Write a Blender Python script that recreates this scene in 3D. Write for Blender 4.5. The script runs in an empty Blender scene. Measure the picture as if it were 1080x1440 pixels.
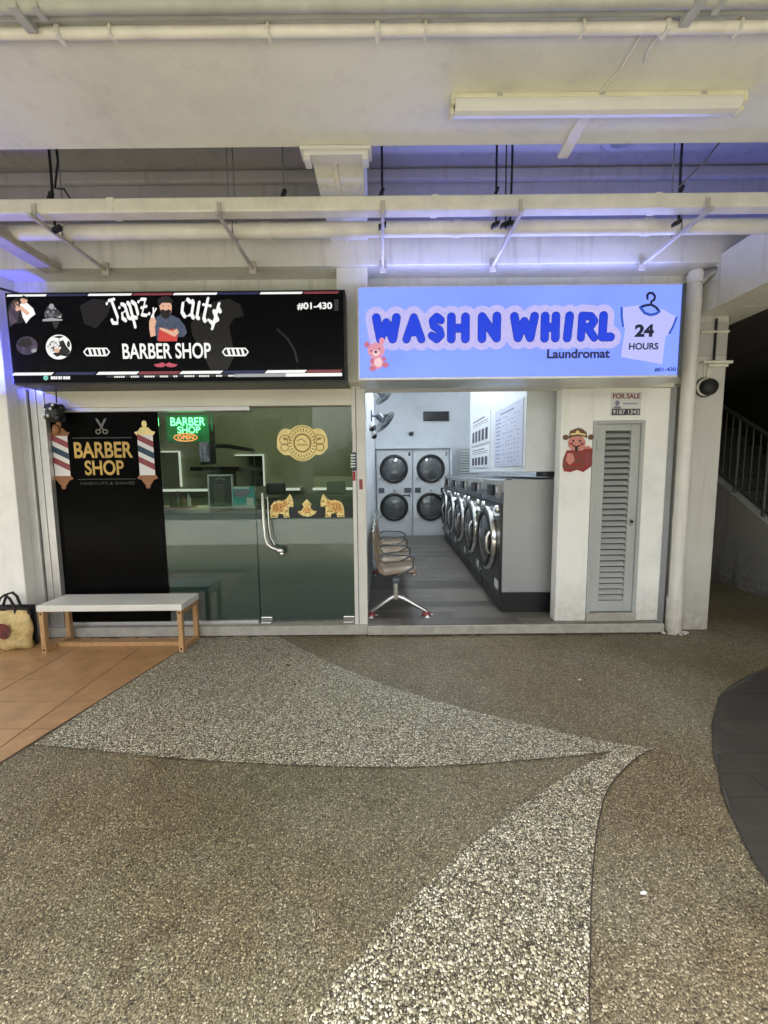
import bpy, bmesh, math, random
from mathutils import Vector, Matrix
random.seed(7)
R = math.radians
S = bpy.context.scene
COL = S.collection

# ------------------------------------------------------------------ camera, sky, sun, exposure
PITCH, ROLL, EYE, FOC = R(5.6), R(0.55), 1.6, 560.0
fwd = Vector((0, math.cos(PITCH), -math.sin(PITCH)))
up0 = Vector((0, math.sin(PITCH), math.cos(PITCH)))
rt = Vector((1, 0, 0)) * math.cos(ROLL) - up0 * math.sin(ROLL)
upv = Vector((1, 0, 0)) * math.sin(ROLL) + up0 * math.cos(ROLL)
cam = bpy.data.cameras.new('camera')
cam.sensor_width = 36
cam.lens = 36 * FOC / 1440
cam.clip_start, cam.clip_end = 0.05, 600
co = bpy.data.objects.new('camera', cam)
COL.objects.link(co)
mw = Matrix((rt, upv, -fwd)).transposed().to_4x4()
mw.translation = (0, 0, EYE)
co.matrix_world = mw
S.camera = co

SUN_EL, SUN_ROT = R(72), R(195)
w = bpy.data.worlds.new('World')
S.world = w
w.use_nodes = True
nt = w.node_tree
nt.nodes.clear()
sky = nt.nodes.new('ShaderNodeTexSky')
sky.sky_type = 'NISHITA'
sky.sun_disc = False
sky.sun_elevation = SUN_EL
sky.sun_rotation = SUN_ROT
sky.air_density, sky.dust_density, sky.ozone_density = 1.0, 6.0, 1.0
hs = nt.nodes.new('ShaderNodeHueSaturation')
hs.inputs['Saturation'].default_value = 0.25          # overcast: the blue is mostly gone
hs.inputs['Value'].default_value = 1.0
bg = nt.nodes.new('ShaderNodeBackground')
bg.inputs['Strength'].default_value = 0.15
wo = nt.nodes.new('ShaderNodeOutputWorld')
nt.links.new(sky.outputs[0], hs.inputs['Color'])
nt.links.new(hs.outputs[0], bg.inputs['Color'])
nt.links.new(bg.outputs[0], wo.inputs[0])
sl = bpy.data.lights.new('sun', 'SUN')
sl.energy, sl.angle, sl.color = 1.5, R(16), (1.0, 0.95, 0.86)
so = bpy.data.objects.new('sun', sl)
COL.objects.link(so)
sdir = Vector((math.sin(SUN_ROT) * math.cos(SUN_EL), math.cos(SUN_ROT) * math.cos(SUN_EL), math.sin(SUN_EL)))
so.rotation_euler = sdir.to_track_quat('Z', 'Y').to_euler()
so.location = (0, -20, 30)
vs = S.view_settings
vs.view_transform, vs.look, vs.gamma, vs.use_curve_mapping = 'Standard', 'None', 1, False
vs.exposure = 2.0
S.render.engine = 'CYCLES'
S.cycles.use_denoising = True
S.cycles.max_bounces = 8
S.cycles.diffuse_bounces = 5
S.cycles.transparent_max_bounces = 16
S.cycles.caustics_reflective = S.cycles.caustics_refractive = False
S.cycles.sample_clamp_indirect = 6

def at(u, v, Y):
    """point on the vertical plane at distance Y seen at photo pixel (u, v)"""
    x, y = (u - 540), (v - 720)
    d = rt * (x / FOC) + upv * (-y / FOC) + fwd
    t = Y / d.y
    return Vector((d.x * t, Y, EYE + d.z * t))

# ------------------------------------------------------------------ materials
def newmat(name):
    m = bpy.data.materials.new(name)
    m.use_nodes = True
    return m, m.node_tree, m.node_tree.nodes, m.node_tree.nodes['Principled BSDF']

def ramp(nodes, stops, interp='LINEAR'):
    r = nodes.new('ShaderNodeValToRGB')
    r.color_ramp.interpolation = interp
    e = r.color_ramp.elements
    while len(e) < len(stops):
        e.new(0.5)
    for k, (p, c) in enumerate(stops):
        e[k].position = p
        e[k].color = (c[0], c[1], c[2], 1)
    return r

def mat(name, col, rough=0.5, metal=0.0, var=0.12, vs=2.5, bump=0.0, bs=60.0, emit=0.0, stretch=(1, 1, 1), coat=0.0, rv=0.0):
    m, t, n, b = newmat(name)
    b.inputs['Base Color'].default_value = (*col, 1)
    b.inputs['Roughness'].default_value = rough
    b.inputs['Metallic'].default_value = metal
    b.inputs['Coat Weight'].default_value = coat
    g = n.new('ShaderNodeNewGeometry')
    mp = n.new('ShaderNodeMapping')
    mp.inputs['Scale'].default_value = stretch
    t.links.new(g.outputs['Position'], mp.inputs['Vector'])
    if var:
        nz = n.new('ShaderNodeTexNoise')
        nz.inputs['Scale'].default_value = vs
        nz.inputs['Detail'].default_value = 6
        nz.inputs['Roughness'].default_value = 0.65
        t.links.new(mp.outputs[0], nz.inputs['Vector'])
        r = ramp(n, [(0.3, [c * (1 - var) for c in col]), (0.7, [min(1, c * (1 + var * 0.6)) for c in col])])
        t.links.new(nz.outputs['Fac'], r.inputs[0])
        t.links.new(r.outputs[0], b.inputs['Base Color'])
        if emit:
            t.links.new(r.outputs[0], b.inputs['Emission Color'])
        if rv:
            mr = n.new('ShaderNodeMapRange')
            mr.inputs['To Min'].default_value = max(0.02, rough - rv)
            mr.inputs['To Max'].default_value = min(1, rough + rv)
            t.links.new(nz.outputs['Fac'], mr.inputs['Value'])
            t.links.new(mr.outputs[0], b.inputs['Roughness'])
    elif emit:
        b.inputs['Emission Color'].default_value = (*col, 1)
    b.inputs['Emission Strength'].default_value = emit
    if bump:
        nb = n.new('ShaderNodeTexNoise')
        nb.inputs['Scale'].default_value = bs
        nb.inputs['Detail'].default_value = 4
        t.links.new(mp.outputs[0], nb.inputs['Vector'])
        bp = n.new('ShaderNodeBump')
        bp.inputs['Strength'].default_value = bump
        bp.inputs['Distance'].default_value = 0.01
        t.links.new(nb.outputs['Fac'], bp.inputs['Height'])
        t.links.new(bp.outputs[0], b.inputs['Normal'])
    return m

def dirty(name, col, dirt=(0.16, 0.13, 0.10), amount=0.5, rough=0.65, streak=True, low=None, bump=0.12):
    """painted plaster: patchy paint, thin vertical streaks, grime near the floor when low = (z0, z1)"""
    m, t, n, b = newmat(name)
    g = n.new('ShaderNodeNewGeometry')
    n1 = n.new('ShaderNodeTexNoise')
    n1.inputs['Scale'].default_value = 1.6
    n1.inputs['Detail'].default_value = 8
    n1.inputs['Roughness'].default_value = 0.7
    t.links.new(g.outputs['Position'], n1.inputs['Vector'])
    r1 = ramp(n, [(0.28, [c * 0.86 for c in col]), (0.5, col), (0.72, [min(1, c * 1.05) for c in col])])
    t.links.new(n1.outputs['Fac'], r1.inputs[0])
    mp = n.new('ShaderNodeMapping')
    mp.inputs['Scale'].default_value = (9, 9, 0.7) if streak else (6, 6, 6)
    t.links.new(g.outputs['Position'], mp.inputs['Vector'])
    n2 = n.new('ShaderNodeTexNoise')
    n2.inputs['Scale'].default_value = 1.5
    n2.inputs['Detail'].default_value = 7
    n2.inputs['Roughness'].default_value = 0.6
    t.links.new(mp.outputs[0], n2.inputs['Vector'])
    r2 = ramp(n, [(0.54, (0, 0, 0)), (0.8, (amount, amount, amount))])
    t.links.new(n2.outputs['Fac'], r2.inputs[0])
    fac = r2.outputs[0]
    if low:
        sx = n.new('ShaderNodeSeparateXYZ')
        t.links.new(g.outputs['Position'], sx.inputs[0])
        mr = n.new('ShaderNodeMapRange')
        mr.inputs['From Min'].default_value = low[1]
        mr.inputs['From Max'].default_value = low[0]
        t.links.new(sx.outputs['Z'], mr.inputs['Value'])
        n3 = n.new('ShaderNodeTexNoise')
        n3.inputs['Scale'].default_value = 14
        n3.inputs['Detail'].default_value = 8
        t.links.new(g.outputs['Position'], n3.inputs['Vector'])
        mu = n.new('ShaderNodeMath')
        mu.operation = 'MULTIPLY'
        t.links.new(mr.outputs[0], mu.inputs[0])
        t.links.new(n3.outputs['Fac'], mu.inputs[1])
        ad = n.new('ShaderNodeMath')
        ad.operation = 'ADD'
        ad.use_clamp = True
        t.links.new(fac, ad.inputs[0])
        t.links.new(mu.outputs[0], ad.inputs[1])
        fac = ad.outputs[0]
    mx = n.new('ShaderNodeMix')
    mx.data_type = 'RGBA'
    t.links.new(fac, mx.inputs['Factor'])
    t.links.new(r1.outputs[0], mx.inputs['A'])
    mx.inputs['B'].default_value = (*dirt, 1)
    t.links.new(mx.outputs['Result'], b.inputs['Base Color'])
    b.inputs['Roughness'].default_value = rough
    nb = n.new('ShaderNodeTexNoise')
    nb.inputs['Scale'].default_value = 35
    nb.inputs['Detail'].default_value = 6
    t.links.new(g.outputs['Position'], nb.inputs['Vector'])
    bp = n.new('ShaderNodeBump')
    bp.inputs['Strength'].default_value = bump
    bp.inputs['Distance'].default_value = 0.01
    t.links.new(nb.outputs['Fac'], bp.inputs['Height'])
    t.links.new(bp.outputs[0], b.inputs['Normal'])
    return m

def aggregate(name, scale, stops, gap, stain, stain_amt, bump=0.9, r0=0.36, r1=0.62, grime=1.0):
    """exposed-aggregate concrete: separate rounded pebbles of random size set in cement, with broad grime"""
    m, t, n, b = newmat(name)
    L = t.links.new
    g = n.new('ShaderNodeNewGeometry')
    nd = n.new('ShaderNodeTexNoise')
    nd.inputs['Scale'].default_value = scale * 0.8
    nd.inputs['Detail'].default_value = 3
    L(g.outputs['Position'], nd.inputs['Vector'])
    wv = n.new('ShaderNodeVectorMath')
    wv.operation = 'MULTIPLY_ADD'
    wv.inputs[1].default_value = (1.1 / scale,) * 3
    L(nd.outputs['Color'], wv.inputs[0])
    L(g.outputs['Position'], wv.inputs[2])
    def layer(sc):
        v1 = n.new('ShaderNodeTexVoronoi')
        v1.voronoi_dimensions = '2D'
        v1.inputs['Scale'].default_value = sc
        L(wv.outputs[0], v1.inputs['Vector'])
        sp = n.new('ShaderNodeSeparateColor')
        L(v1.outputs['Color'], sp.inputs[0])
        rad = n.new('ShaderNodeMapRange')
        rad.inputs['To Min'].default_value = r0
        rad.inputs['To Max'].default_value = r1
        L(sp.outputs[2], rad.inputs['Value'])
        q = n.new('ShaderNodeMath')
        q.operation = 'DIVIDE'
        L(v1.outputs['Distance'], q.inputs[0])
        L(rad.outputs[0], q.inputs[1])
        inside = ramp(n, [(0.72, (1, 1, 1)), (1.0, (0, 0, 0))])
        L(q.outputs[0], inside.inputs[0])
        dome = ramp(n, [(0.0, (1, 1, 1)), (0.6, (0.75,) * 3), (1.0, (0, 0, 0))])
        L(q.outputs[0], dome.inputs[0])
        r = ramp(n, stops, 'CONSTANT')
        L(sp.outputs[0], r.inputs[0])
        br = n.new('ShaderNodeMapRange')
        br.inputs['To Min'].default_value = 0.6
        br.inputs['To Max'].default_value = 1.25
        L(sp.outputs[1], br.inputs['Value'])
        hv = n.new('ShaderNodeHueSaturation')
        L(br.outputs[0], hv.inputs['Value'])
        L(r.outputs[0], hv.inputs['Color'])
        return inside.outputs[0], dome.outputs[0], hv.outputs[0]
    i1, d1, c1 = layer(scale)
    i2, d2, c2 = layer(scale * 1.9)
    m0 = n.new('ShaderNodeMix')
    m0.data_type = 'RGBA'
    L(i2, m0.inputs['Factor'])
    m0.inputs['A'].default_value = (*gap, 1)
    L(c2, m0.inputs['B'])
    md = n.new('ShaderNodeMix')
    md.data_type = 'RGBA'
    md.inputs['Factor'].default_value = 0.45
    L(m0.outputs['Result'], md.inputs['A'])
    md.inputs['B'].default_value = (*gap, 1)
    m1 = n.new('ShaderNodeMix')
    m1.data_type = 'RGBA'
    L(i1, m1.inputs['Factor'])
    L(md.outputs['Result'], m1.inputs['A'])
    L(c1, m1.inputs['B'])
    ns = n.new('ShaderNodeTexNoise')
    ns.inputs['Scale'].default_value = 1.3
    ns.inputs['Detail'].default_value = 9
    ns.inputs['Roughness'].default_value = 0.75
    L(g.outputs['Position'], ns.inputs['Vector'])
    rs = ramp(n, [(0.40, (0, 0, 0)), (0.70, (stain_amt,) * 3)])
    L(ns.outputs['Fac'], rs.inputs[0])
    m2 = n.new('ShaderNodeMix')
    m2.data_type = 'RGBA'
    m2.blend_type = 'MULTIPLY'
    L(rs.outputs[0], m2.inputs['Factor'])
    L(m1.outputs['Result'], m2.inputs['A'])
    m2.inputs['B'].default_value = (*stain, 1)
    col = m2.outputs['Result']
    for sc_, off, lo, hi, tint, amt in ((0.8, 3.1, 0.44, 0.62, (0.90, 0.77, 0.66), 0.8), (0.65, 11.7, 0.46, 0.66, (0.76, 0.78, 0.68), 0.85), (3.2, 27.0, 0.56, 0.70, (0.62, 0.56, 0.50), 0.7), (8.0, 41.0, 0.63, 0.70, (0.50, 0.46, 0.43), 0.8)):
        mo_ = n.new('ShaderNodeMapping')
        mo_.inputs['Location'].default_value = (off, off * 0.7, 0)
        L(g.outputs['Position'], mo_.inputs['Vector'])
        nn = n.new('ShaderNodeTexNoise')
        nn.inputs['Scale'].default_value = sc_
        nn.inputs['Detail'].default_value = 6
        nn.inputs['Roughness'].default_value = 0.65
        L(mo_.outputs[0], nn.inputs['Vector'])
        rr_ = ramp(n, [(lo, (0, 0, 0)), (hi, (amt * grime,) * 3)])
        L(nn.outputs['Fac'], rr_.inputs[0])
        mm = n.new('ShaderNodeMix')
        mm.data_type = 'RGBA'
        mm.blend_type = 'MULTIPLY'
        L(rr_.outputs[0], mm.inputs['Factor'])
        L(col, mm.inputs['A'])
        mm.inputs['B'].default_value = (*tint, 1)
        col = mm.outputs['Result']
    L(col, b.inputs['Base Color'])
    b.inputs['Roughness'].default_value = 0.5
    hm = n.new('ShaderNodeMath')
    hm.operation = 'MULTIPLY_ADD'
    hm.inputs[1].default_value = 0.35
    L(d2, hm.inputs[0])
    L(d1, hm.inputs[2])
    bp = n.new('ShaderNodeBump')
    bp.inputs['Strength'].default_value = bump
    bp.inputs['Distance'].default_value = 0.4 / scale
    L(hm.outputs[0], bp.inputs['Height'])
    L(bp.outputs[0], b.inputs['Normal'])
    return m

def glass(name, tint, ior=1.52):
    m, t, n, b = newmat(name)
    n.remove(b)
    tr = n.new('ShaderNodeBsdfTransparent')
    tr.inputs[0].default_value = (*tint, 1)
    gl = n.new('ShaderNodeBsdfGlossy')
    gl.inputs['Roughness'].default_value = 0.015
    fr = n.new('ShaderNodeFresnel')
    fr.inputs['IOR'].default_value = ior
    mx = n.new('ShaderNodeMixShader')
    t.links.new(fr.outputs[0], mx.inputs[0])
    t.links.new(tr.outputs[0], mx.inputs[1])
    t.links.new(gl.outputs[0], mx.inputs[2])
    t.links.new(mx.outputs[0], n['Material Output'].inputs[0])
    return m

def emis(name, col, s):
    m, t, n, b = newmat(name)
    b.inputs['Base Color'].default_value = (*[c * 0.08 for c in col], 1)
    b.inputs['Roughness'].default_value = 0.35
    b.inputs['Emission Color'].default_value = (*col, 1)
    b.inputs['Emission Strength'].default_value = s
    return m

def photo(name, stops, scale, s):
    """a small blurry printed photograph: blotches of a few tones"""
    m, t, n, b = newmat(name)
    g = n.new('ShaderNodeNewGeometry')
    nz = n.new('ShaderNodeTexNoise')
    nz.inputs['Scale'].default_value = scale
    nz.inputs['Detail'].default_value = 3
    nz.inputs['Distortion'].default_value = 0.6
    t.links.new(g.outputs['Position'], nz.inputs['Vector'])
    r = ramp(n, stops)
    t.links.new(nz.outputs['Fac'], r.inputs[0])
    if s:
        b.inputs['Base Color'].default_value = (0.04, 0.04, 0.04, 1)
        t.links.new(r.outputs[0], b.inputs['Emission Color'])
    else:
        t.links.new(r.outputs[0], b.inputs['Base Color'])
    b.inputs['Emission Strength'].default_value = s
    return m

def srgb(r, g, b):
    f = lambda c: (c / 12.92 if c <= 0.04045 else ((c + 0.055) / 1.055) ** 2.4)
    return (f(r / 255), f(g / 255), f(b / 255))

M = {}
M['brown'] = aggregate('brown aggregate', 140, [(0.0, (0.045, 0.036, 0.02)), (0.14, (0.175, 0.148, 0.084)), (0.36, (0.27, 0.238, 0.148)), (0.64, (0.345, 0.315, 0.205)), (0.88, (0.60, 0.555, 0.41))], (0.095, 0.082, 0.05), (0.66, 0.61, 0.50), 0.7, 0.6)
M['pale'] = aggregate('pale pebbles', 108, [(0.0, (0.07, 0.058, 0.034)), (0.15, (0.27, 0.24, 0.15)), (0.34, (0.50, 0.462, 0.32)), (0.58, (0.74, 0.70, 0.52)), (0.78, (0.93, 0.90, 0.74))], (0.05, 0.043, 0.026), (0.80, 0.76, 0.64), 0.5, 0.8, 0.35, 0.60, 0.4)
M['terracotta'] = mat('terracotta tile', (0.41, 0.232, 0.108), 0.33, var=0.26, vs=7, bump=0.05, bs=200, rv=0.1)
M['grout'] = mat('tile grout', (0.085, 0.062, 0.042), 0.9, bump=0.1)
M['slate'] = mat('dark slate tile', (0.052, 0.047, 0.040), 0.5, var=0.3, vs=5, bump=0.1, bs=120, rv=0.12)
M['slategrout'] = mat('pale joint', (0.066, 0.061, 0.053), 0.9)
M['strip'] = mat('dark divider strip', (0.045, 0.038, 0.03), 0.6)
M['dirt'] = mat('grime and contact shade', (0.085, 0.07, 0.05), 0.95, var=0.5, vs=40, bump=0.4)  # dark tone carries contact shade as well as grime
M['asphalt'] = mat('asphalt', (0.06, 0.06, 0.058), 0.9, var=0.3, vs=0.5, bump=0.4, bs=150)
M['ceil'] = dirty('ceiling paint', (0.74, 0.738, 0.60), dirt=(0.40, 0.36, 0.28), amount=0.28, streak=False, bump=0.05)
M['beam'] = dirty('beam paint', (0.71, 0.705, 0.61), dirt=(0.30, 0.27, 0.21), amount=0.45)
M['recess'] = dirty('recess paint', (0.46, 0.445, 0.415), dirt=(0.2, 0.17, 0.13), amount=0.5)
M['pipe'] = mat('cream pipe paint', (0.76, 0.735, 0.62), 0.45, var=0.14, vs=6, bump=0.04)
M['pipegrey'] = mat('grey green pipe paint', (0.42, 0.43, 0.37), 0.5, var=0.18, vs=6)
M['arm'] = mat('painted steel arm', (0.52, 0.49, 0.41), 0.5, var=0.2, vs=9)
M['rod'] = mat('galvanised rod', (0.35, 0.34, 0.32), 0.45, 0.7)
M['blackrub'] = mat('black rubber', (0.012, 0.012, 0.012), 0.6)
M['wall'] = dirty('white wall paint', (0.90, 0.90, 0.855), dirt=(0.40, 0.34, 0.26), amount=0.16, low=(0.05, 0.5))
M['pillar'] = dirty('grey pillar paint', (0.60, 0.585, 0.53), dirt=(0.26, 0.22, 0.16), amount=0.42, low=(0.0, 0.7))
M['pipew'] = dirty('white drain paint', (0.76, 0.74, 0.68), dirt=(0.32, 0.27, 0.2), amount=0.3, low=(0.0, 0.5), rough=0.4)
M['frame'] = mat('cream powder coat', (0.66, 0.65, 0.60), 0.38, var=0.08)
M['alu'] = mat('satin aluminium', (0.66, 0.66, 0.64), 0.35, 0.6, var=0.1, vs=8)
M['groove'] = mat('dark groove', (0.10, 0.10, 0.10), 0.6)
M['chrome'] = mat('polished steel', (0.72, 0.72, 0.70), 0.16, 1.0, var=0.06, vs=20)
M['sill'] = mat('concrete sill', (0.40, 0.38, 0.33), 0.75, var=0.25, vs=9, bump=0.2)
M['header'] = mat('header panel', (0.70, 0.675, 0.575), 0.55, var=0.08)
M['glass'] = glass('clear shop glass', (0.83, 0.90, 0.86))
M['blackfilm'] = mat('black window film', (0.004, 0.004, 0.004), 0.2, var=0.3, vs=4)
M['blackfilm'].node_tree.nodes['Principled BSDF'].inputs['Specular IOR Level'].default_value = 0.04
M['film'] = mat('frosted grey film', (0.115, 0.135, 0.125), 0.45, var=0.1, vs=1.2, coat=0.3)
M['gold'] = mat('gold print', srgb(238, 220, 150), 0.5, var=0.15, vs=15)
M['golddark'] = mat('dark gold print', srgb(150, 112, 50), 0.5, var=0.2, vs=40)
M['goldorange'] = mat('orange gold print', srgb(214, 148, 70), 0.45, var=0.6, vs=70)
M['bronze'] = mat('bronze print', srgb(150, 100, 62), 0.5, var=0.2, vs=20)
M['goldtext'] = mat('gold lettering', srgb(205, 170, 88), 0.5, var=0.35, vs=5)
M['greyprint'] = mat('grey print', srgb(120, 118, 108), 0.6, var=0.1)
M['dimprint'] = mat('dim grey print', srgb(62, 62, 58), 0.6, var=0.1)
M['whiteprint'] = mat('white print', (0.75, 0.74, 0.72), 0.5, var=0.06)
M['redprint'] = mat('dull red print', srgb(140, 62, 66), 0.5, var=0.1)
M['blueprint'] = mat('dark blue print', srgb(34, 62, 84), 0.5, var=0.1)
M['benchtop'] = mat('white bench top', (0.72, 0.71, 0.655), 0.42, var=0.08, vs=5, bump=0.03)
M['wood'] = mat('light oak', (0.46, 0.275, 0.125), 0.5, var=0.28, vs=6, stretch=(8, 8, 1.2), bump=0.05)
M['bolt'] = mat('black bolt', (0.02, 0.02, 0.02), 0.4, 0.5)
M['bagcloth'] = mat('gold tote cloth', (0.60, 0.46, 0.20), 0.45, 0.2, var=0.3, vs=14, bump=1.0, bs=16)
M['bagblack'] = mat('black webbing', (0.015, 0.014, 0.013), 0.75)
M['bagprint'] = photo('dark bag print', [(0.35, (0.03, 0.015, 0.012)), (0.5, (0.2, 0.03, 0.03)), (0.62, (0.06, 0.03, 0.02)), (0.7, (0.5, 0.42, 0.28))], 30, 0.0)
M['doorgrey'] = mat('grey door paint', (0.44, 0.455, 0.44), 0.42, var=0.08, vs=3)
M['black'] = mat('black plastic', (0.012, 0.012, 0.013), 0.4, var=0.2)
M['blacksteel'] = mat('black steel front', (0.03, 0.032, 0.036), 0.28, 0.5, var=0.2, vs=8)
M['panelgrey'] = mat('dark grey panel', (0.085, 0.095, 0.11), 0.35, 0.2, var=0.15)
M['washside'] = mat('grey cabinet paint', (0.36, 0.37, 0.375), 0.4, 0.15, var=0.08, vs=2)
M['darkglass'] = mat('dark door glass', (0.02, 0.022, 0.025), 0.06, var=0.3, vs=6, coat=1.0)
M['drumglass'] = mat('dryer door glass', (0.11, 0.12, 0.125), 0.12, 0.2, var=0.6, vs=5, coat=1.0)
M['whiteenamel'] = mat('white enamel', (0.66, 0.68, 0.69), 0.3, var=0.05)
M['laundrywall'] = dirty('pale laundry wall', (0.66, 0.69, 0.72), dirt=(0.4, 0.4, 0.4), amount=0.15, streak=False, bump=0.03)
M['plank'] = mat('grey vinyl plank', (0.155, 0.14, 0.125), 0.42, var=0.35, vs=5, stretch=(1, 14, 1), bump=0.05)
M['plank3'] = mat('dark grey vinyl plank', (0.105, 0.095, 0.085), 0.4, var=0.35, vs=5, stretch=(1, 14, 1), bump=0.05)
M['plank2'] = mat('brown grey vinyl plank', (0.185, 0.165, 0.145), 0.42, var=0.35, vs=5, stretch=(1, 14, 1), bump=0.05)
M['posterpaper'] = mat('pale lilac poster', (0.56, 0.59, 0.74), 0.4, var=0.05)
M['posterwhite'] = mat('white poster', (0.74, 0.75, 0.78), 0.4, var=0.04)
M['ink'] = mat('dark ink', (0.035, 0.035, 0.06), 0.5, var=0)
M['inkgrey'] = mat('grey ink', (0.22, 0.23, 0.32), 0.5, var=0)
M['seattan'] = mat('tan bent plywood', (0.25, 0.18, 0.11), 0.4, var=0.3, vs=8, stretch=(1, 6, 1))
M['seatred'] = mat('red brown foot', (0.22, 0.04, 0.035), 0.5)
M['barberwall'] = dirty('olive cream wall', (0.40, 0.41, 0.29), dirt=(0.2, 0.2, 0.14), amount=0.2, streak=False, bump=0.03)
M['barberfloor'] = mat('dim floor', (0.12, 0.11, 0.09), 0.5)
M['mirror'] = mat('dull mirror', (0.55, 0.56, 0.46), 0.12, 1.0, var=0.1)
M['counter'] = mat('cream counter', (0.88, 0.84, 0.64), 0.4)
M['counterbody'] = mat('grey counter body', (0.2, 0.21, 0.2), 0.5)
M['leather'] = mat('black leather', (0.018, 0.018, 0.018), 0.4, bump=0.1)
M['leafgreen'] = mat('leaf green', (0.05, 0.085, 0.025), 0.6, var=0.5, vs=3)
M['bark'] = mat('bark', (0.14, 0.10, 0.07), 0.9, var=0.4, vs=8, bump=0.5)
M['concrete'] = mat('pale concrete of added ground', (0.46, 0.44, 0.40), 0.8, var=0.2, vs=1.5, bump=0.2)
M['grass'] = mat('grass', (0.07, 0.11, 0.035), 0.9, var=0.4, vs=2, bump=0.6)
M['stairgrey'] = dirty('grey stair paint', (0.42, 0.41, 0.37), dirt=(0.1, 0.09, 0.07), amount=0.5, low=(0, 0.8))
M['darkwall'] = mat('stairwell paint with shade', (0.045, 0.042, 0.036), 0.8, var=0.25)  # darkness of the unlit stairwell is put into the colour
M['railgrey'] = mat('grey rail paint', (0.085, 0.08, 0.07), 0.5, var=0.15)
M['diffuser'] = mat('yellowed acrylic diffuser', (0.72, 0.71, 0.66), 0.3, var=0.08, vs=3)
M['lampcream'] = mat('yellowed lamp housing', (0.70, 0.67, 0.48), 0.45, var=0.1, vs=8)

# emissive prints on the light boxes
BASE = 0.98 / 2 ** vs.exposure
KE = 2 / 2 ** vs.exposure
#                                          # sign brightness that reads as full white at this exposure
M['wash_blue'] = photo('lit blue acrylic', [(0.3, (0.205, 0.325, 1.5)), (0.7, (0.25, 0.39, 1.5))], 1.4, BASE)
M['wash_halo'] = photo('lit lilac halo', [(0.35, srgb(170, 176, 244)), (0.62, srgb(204, 190, 244))], 55, BASE * 1.0)
M['wash_letter'] = emis('lit royal blue letter', srgb(14, 62, 222), BASE)
M['wash_letter_dark'] = emis('lit navy outline', srgb(10, 38, 150), BASE)
M['wash_navy'] = emis('lit navy print', srgb(18, 22, 52), BASE)
M['wash_line'] = emis('lit mid blue line', srgb(40, 84, 190), BASE)
M['wash_shirt'] = emis('lit pale lilac shirt', srgb(188, 190, 255), BASE)
M['bear'] = emis('lit pink bear', srgb(222, 148, 168), BASE)
M['bear_light'] = emis('lit pale pink bear', srgb(244, 204, 208), BASE)
M['bear_dark'] = emis('lit rose bear', srgb(196, 110, 138), BASE)
M['bs_face'] = mat('black glossy sign face', (0.005, 0.005, 0.007), 0.22, var=0.2, vs=2)
M['bs_face'].node_tree.nodes['Principled BSDF'].inputs['Specular IOR Level'].default_value = 0.06
M['bs_white'] = emis('lit white print', srgb(248, 248, 246), BASE)
M['bs_grey'] = emis('lit grey print', srgb(176, 178, 180), BASE * 0.8)
M['bs_darkgrey'] = emis('lit dark grey print', srgb(62, 60, 66), BASE * 0.5)
M['bs_faint'] = emis('lit faint grey print', srgb(30, 27, 29), BASE * 0.35)
M['bs_red'] = emis('lit red print', srgb(132, 58, 64), BASE)
M['bs_pink'] = emis('lit rose print', srgb(190, 82, 100), BASE)
M['bs_navy'] = emis('lit navy stripe', srgb(38, 42, 78), BASE)
M['bs_apron'] = emis('lit apron red', srgb(205, 70, 64), BASE)
M['bs_skin'] = emis('lit skin print', srgb(226, 178, 150), BASE)
M['bs_hair'] = emis('lit hair print', srgb(30, 26, 26), BASE)
M['bs_shirt'] = photo('lit plaid shirt', [(0.4, srgb(32, 40, 62)), (0.55, srgb(56, 84, 112)), (0.66, srgb(96, 80, 104))], 60, BASE)
M['bs_teal'] = emis('lit teal icon', srgb(120, 200, 180), BASE)
M['bs_photo_warm'] = photo('lit warm photo', [(0.40, srgb(10, 6, 6)), (0.5, srgb(88, 40, 32)), (0.58, srgb(214, 170, 140)), (0.66, srgb(240, 232, 224))], 22, BASE)
M['bs_photo_grey'] = photo('lit grey photo', [(0.46, srgb(6, 6, 8)), (0.56, srgb(90, 92, 96)), (0.66, srgb(220, 220, 220))], 26, BASE)
M['bs_photo_dim'] = photo('lit dim photo', [(0.4, srgb(12, 10, 26)), (0.55, srgb(60, 44, 66)), (0.66, srgb(96, 70, 84))], 20, BASE)
M['bs_photo_white'] = photo('lit white photo', [(0.38, srgb(16, 14, 16)), (0.45, srgb(120, 110, 104)), (0.52, srgb(240, 238, 236))], 26, BASE)
M['strip_blue'] = emis('added blue light strip', srgb(150, 160, 255), 24.0 * KE)
M['added_glow_line'] = emis('added blue glow line', srgb(90, 110, 255), 12.0 * KE)
M['neon_green'] = emis('neon green tube', (0.20, 1.0, 0.36), 2.4 * KE)
M['neon_orange'] = emis('neon orange tube', (1.0, 0.25, 0.09), 1.4 * KE)
M['neon_back'] = mat('green backing with added glow', (0.03, 0.26, 0.07), 0.4, var=0.5, vs=5, emit=0.22 * KE)  # own glow stands in for neon light falling on the backing
M['blue_led'] = emis('blue led', (0.06, 0.08, 1.0), 520 * KE)
M['tube_cool'] = emis('cool fluorescent tube', (0.86, 0.94, 1.0), 60.0 * KE)
M['tube_warm'] = emis('warm fluorescent tube', (1.0, 0.97, 0.72), 13 * KE)
M['led_white'] = emis('white mirror led', (1.0, 1.0, 0.88), 0.36 * KE)
M['led_pink'] = mat('pale pink shelf', (0.72, 0.62, 0.57), 0.4, var=0.06)
M['screen'] = photo('dim screen picture', [(0.4, (0.02, 0.03, 0.035)), (0.6, (0.10, 0.09, 0.11))], 6, 0.4)
M['cardteal'] = mat('teal card', srgb(70, 176, 176), 0.4, var=0.15, vs=20)
M['cardpink'] = mat('magenta print', srgb(190, 60, 120), 0.4, var=0)
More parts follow.
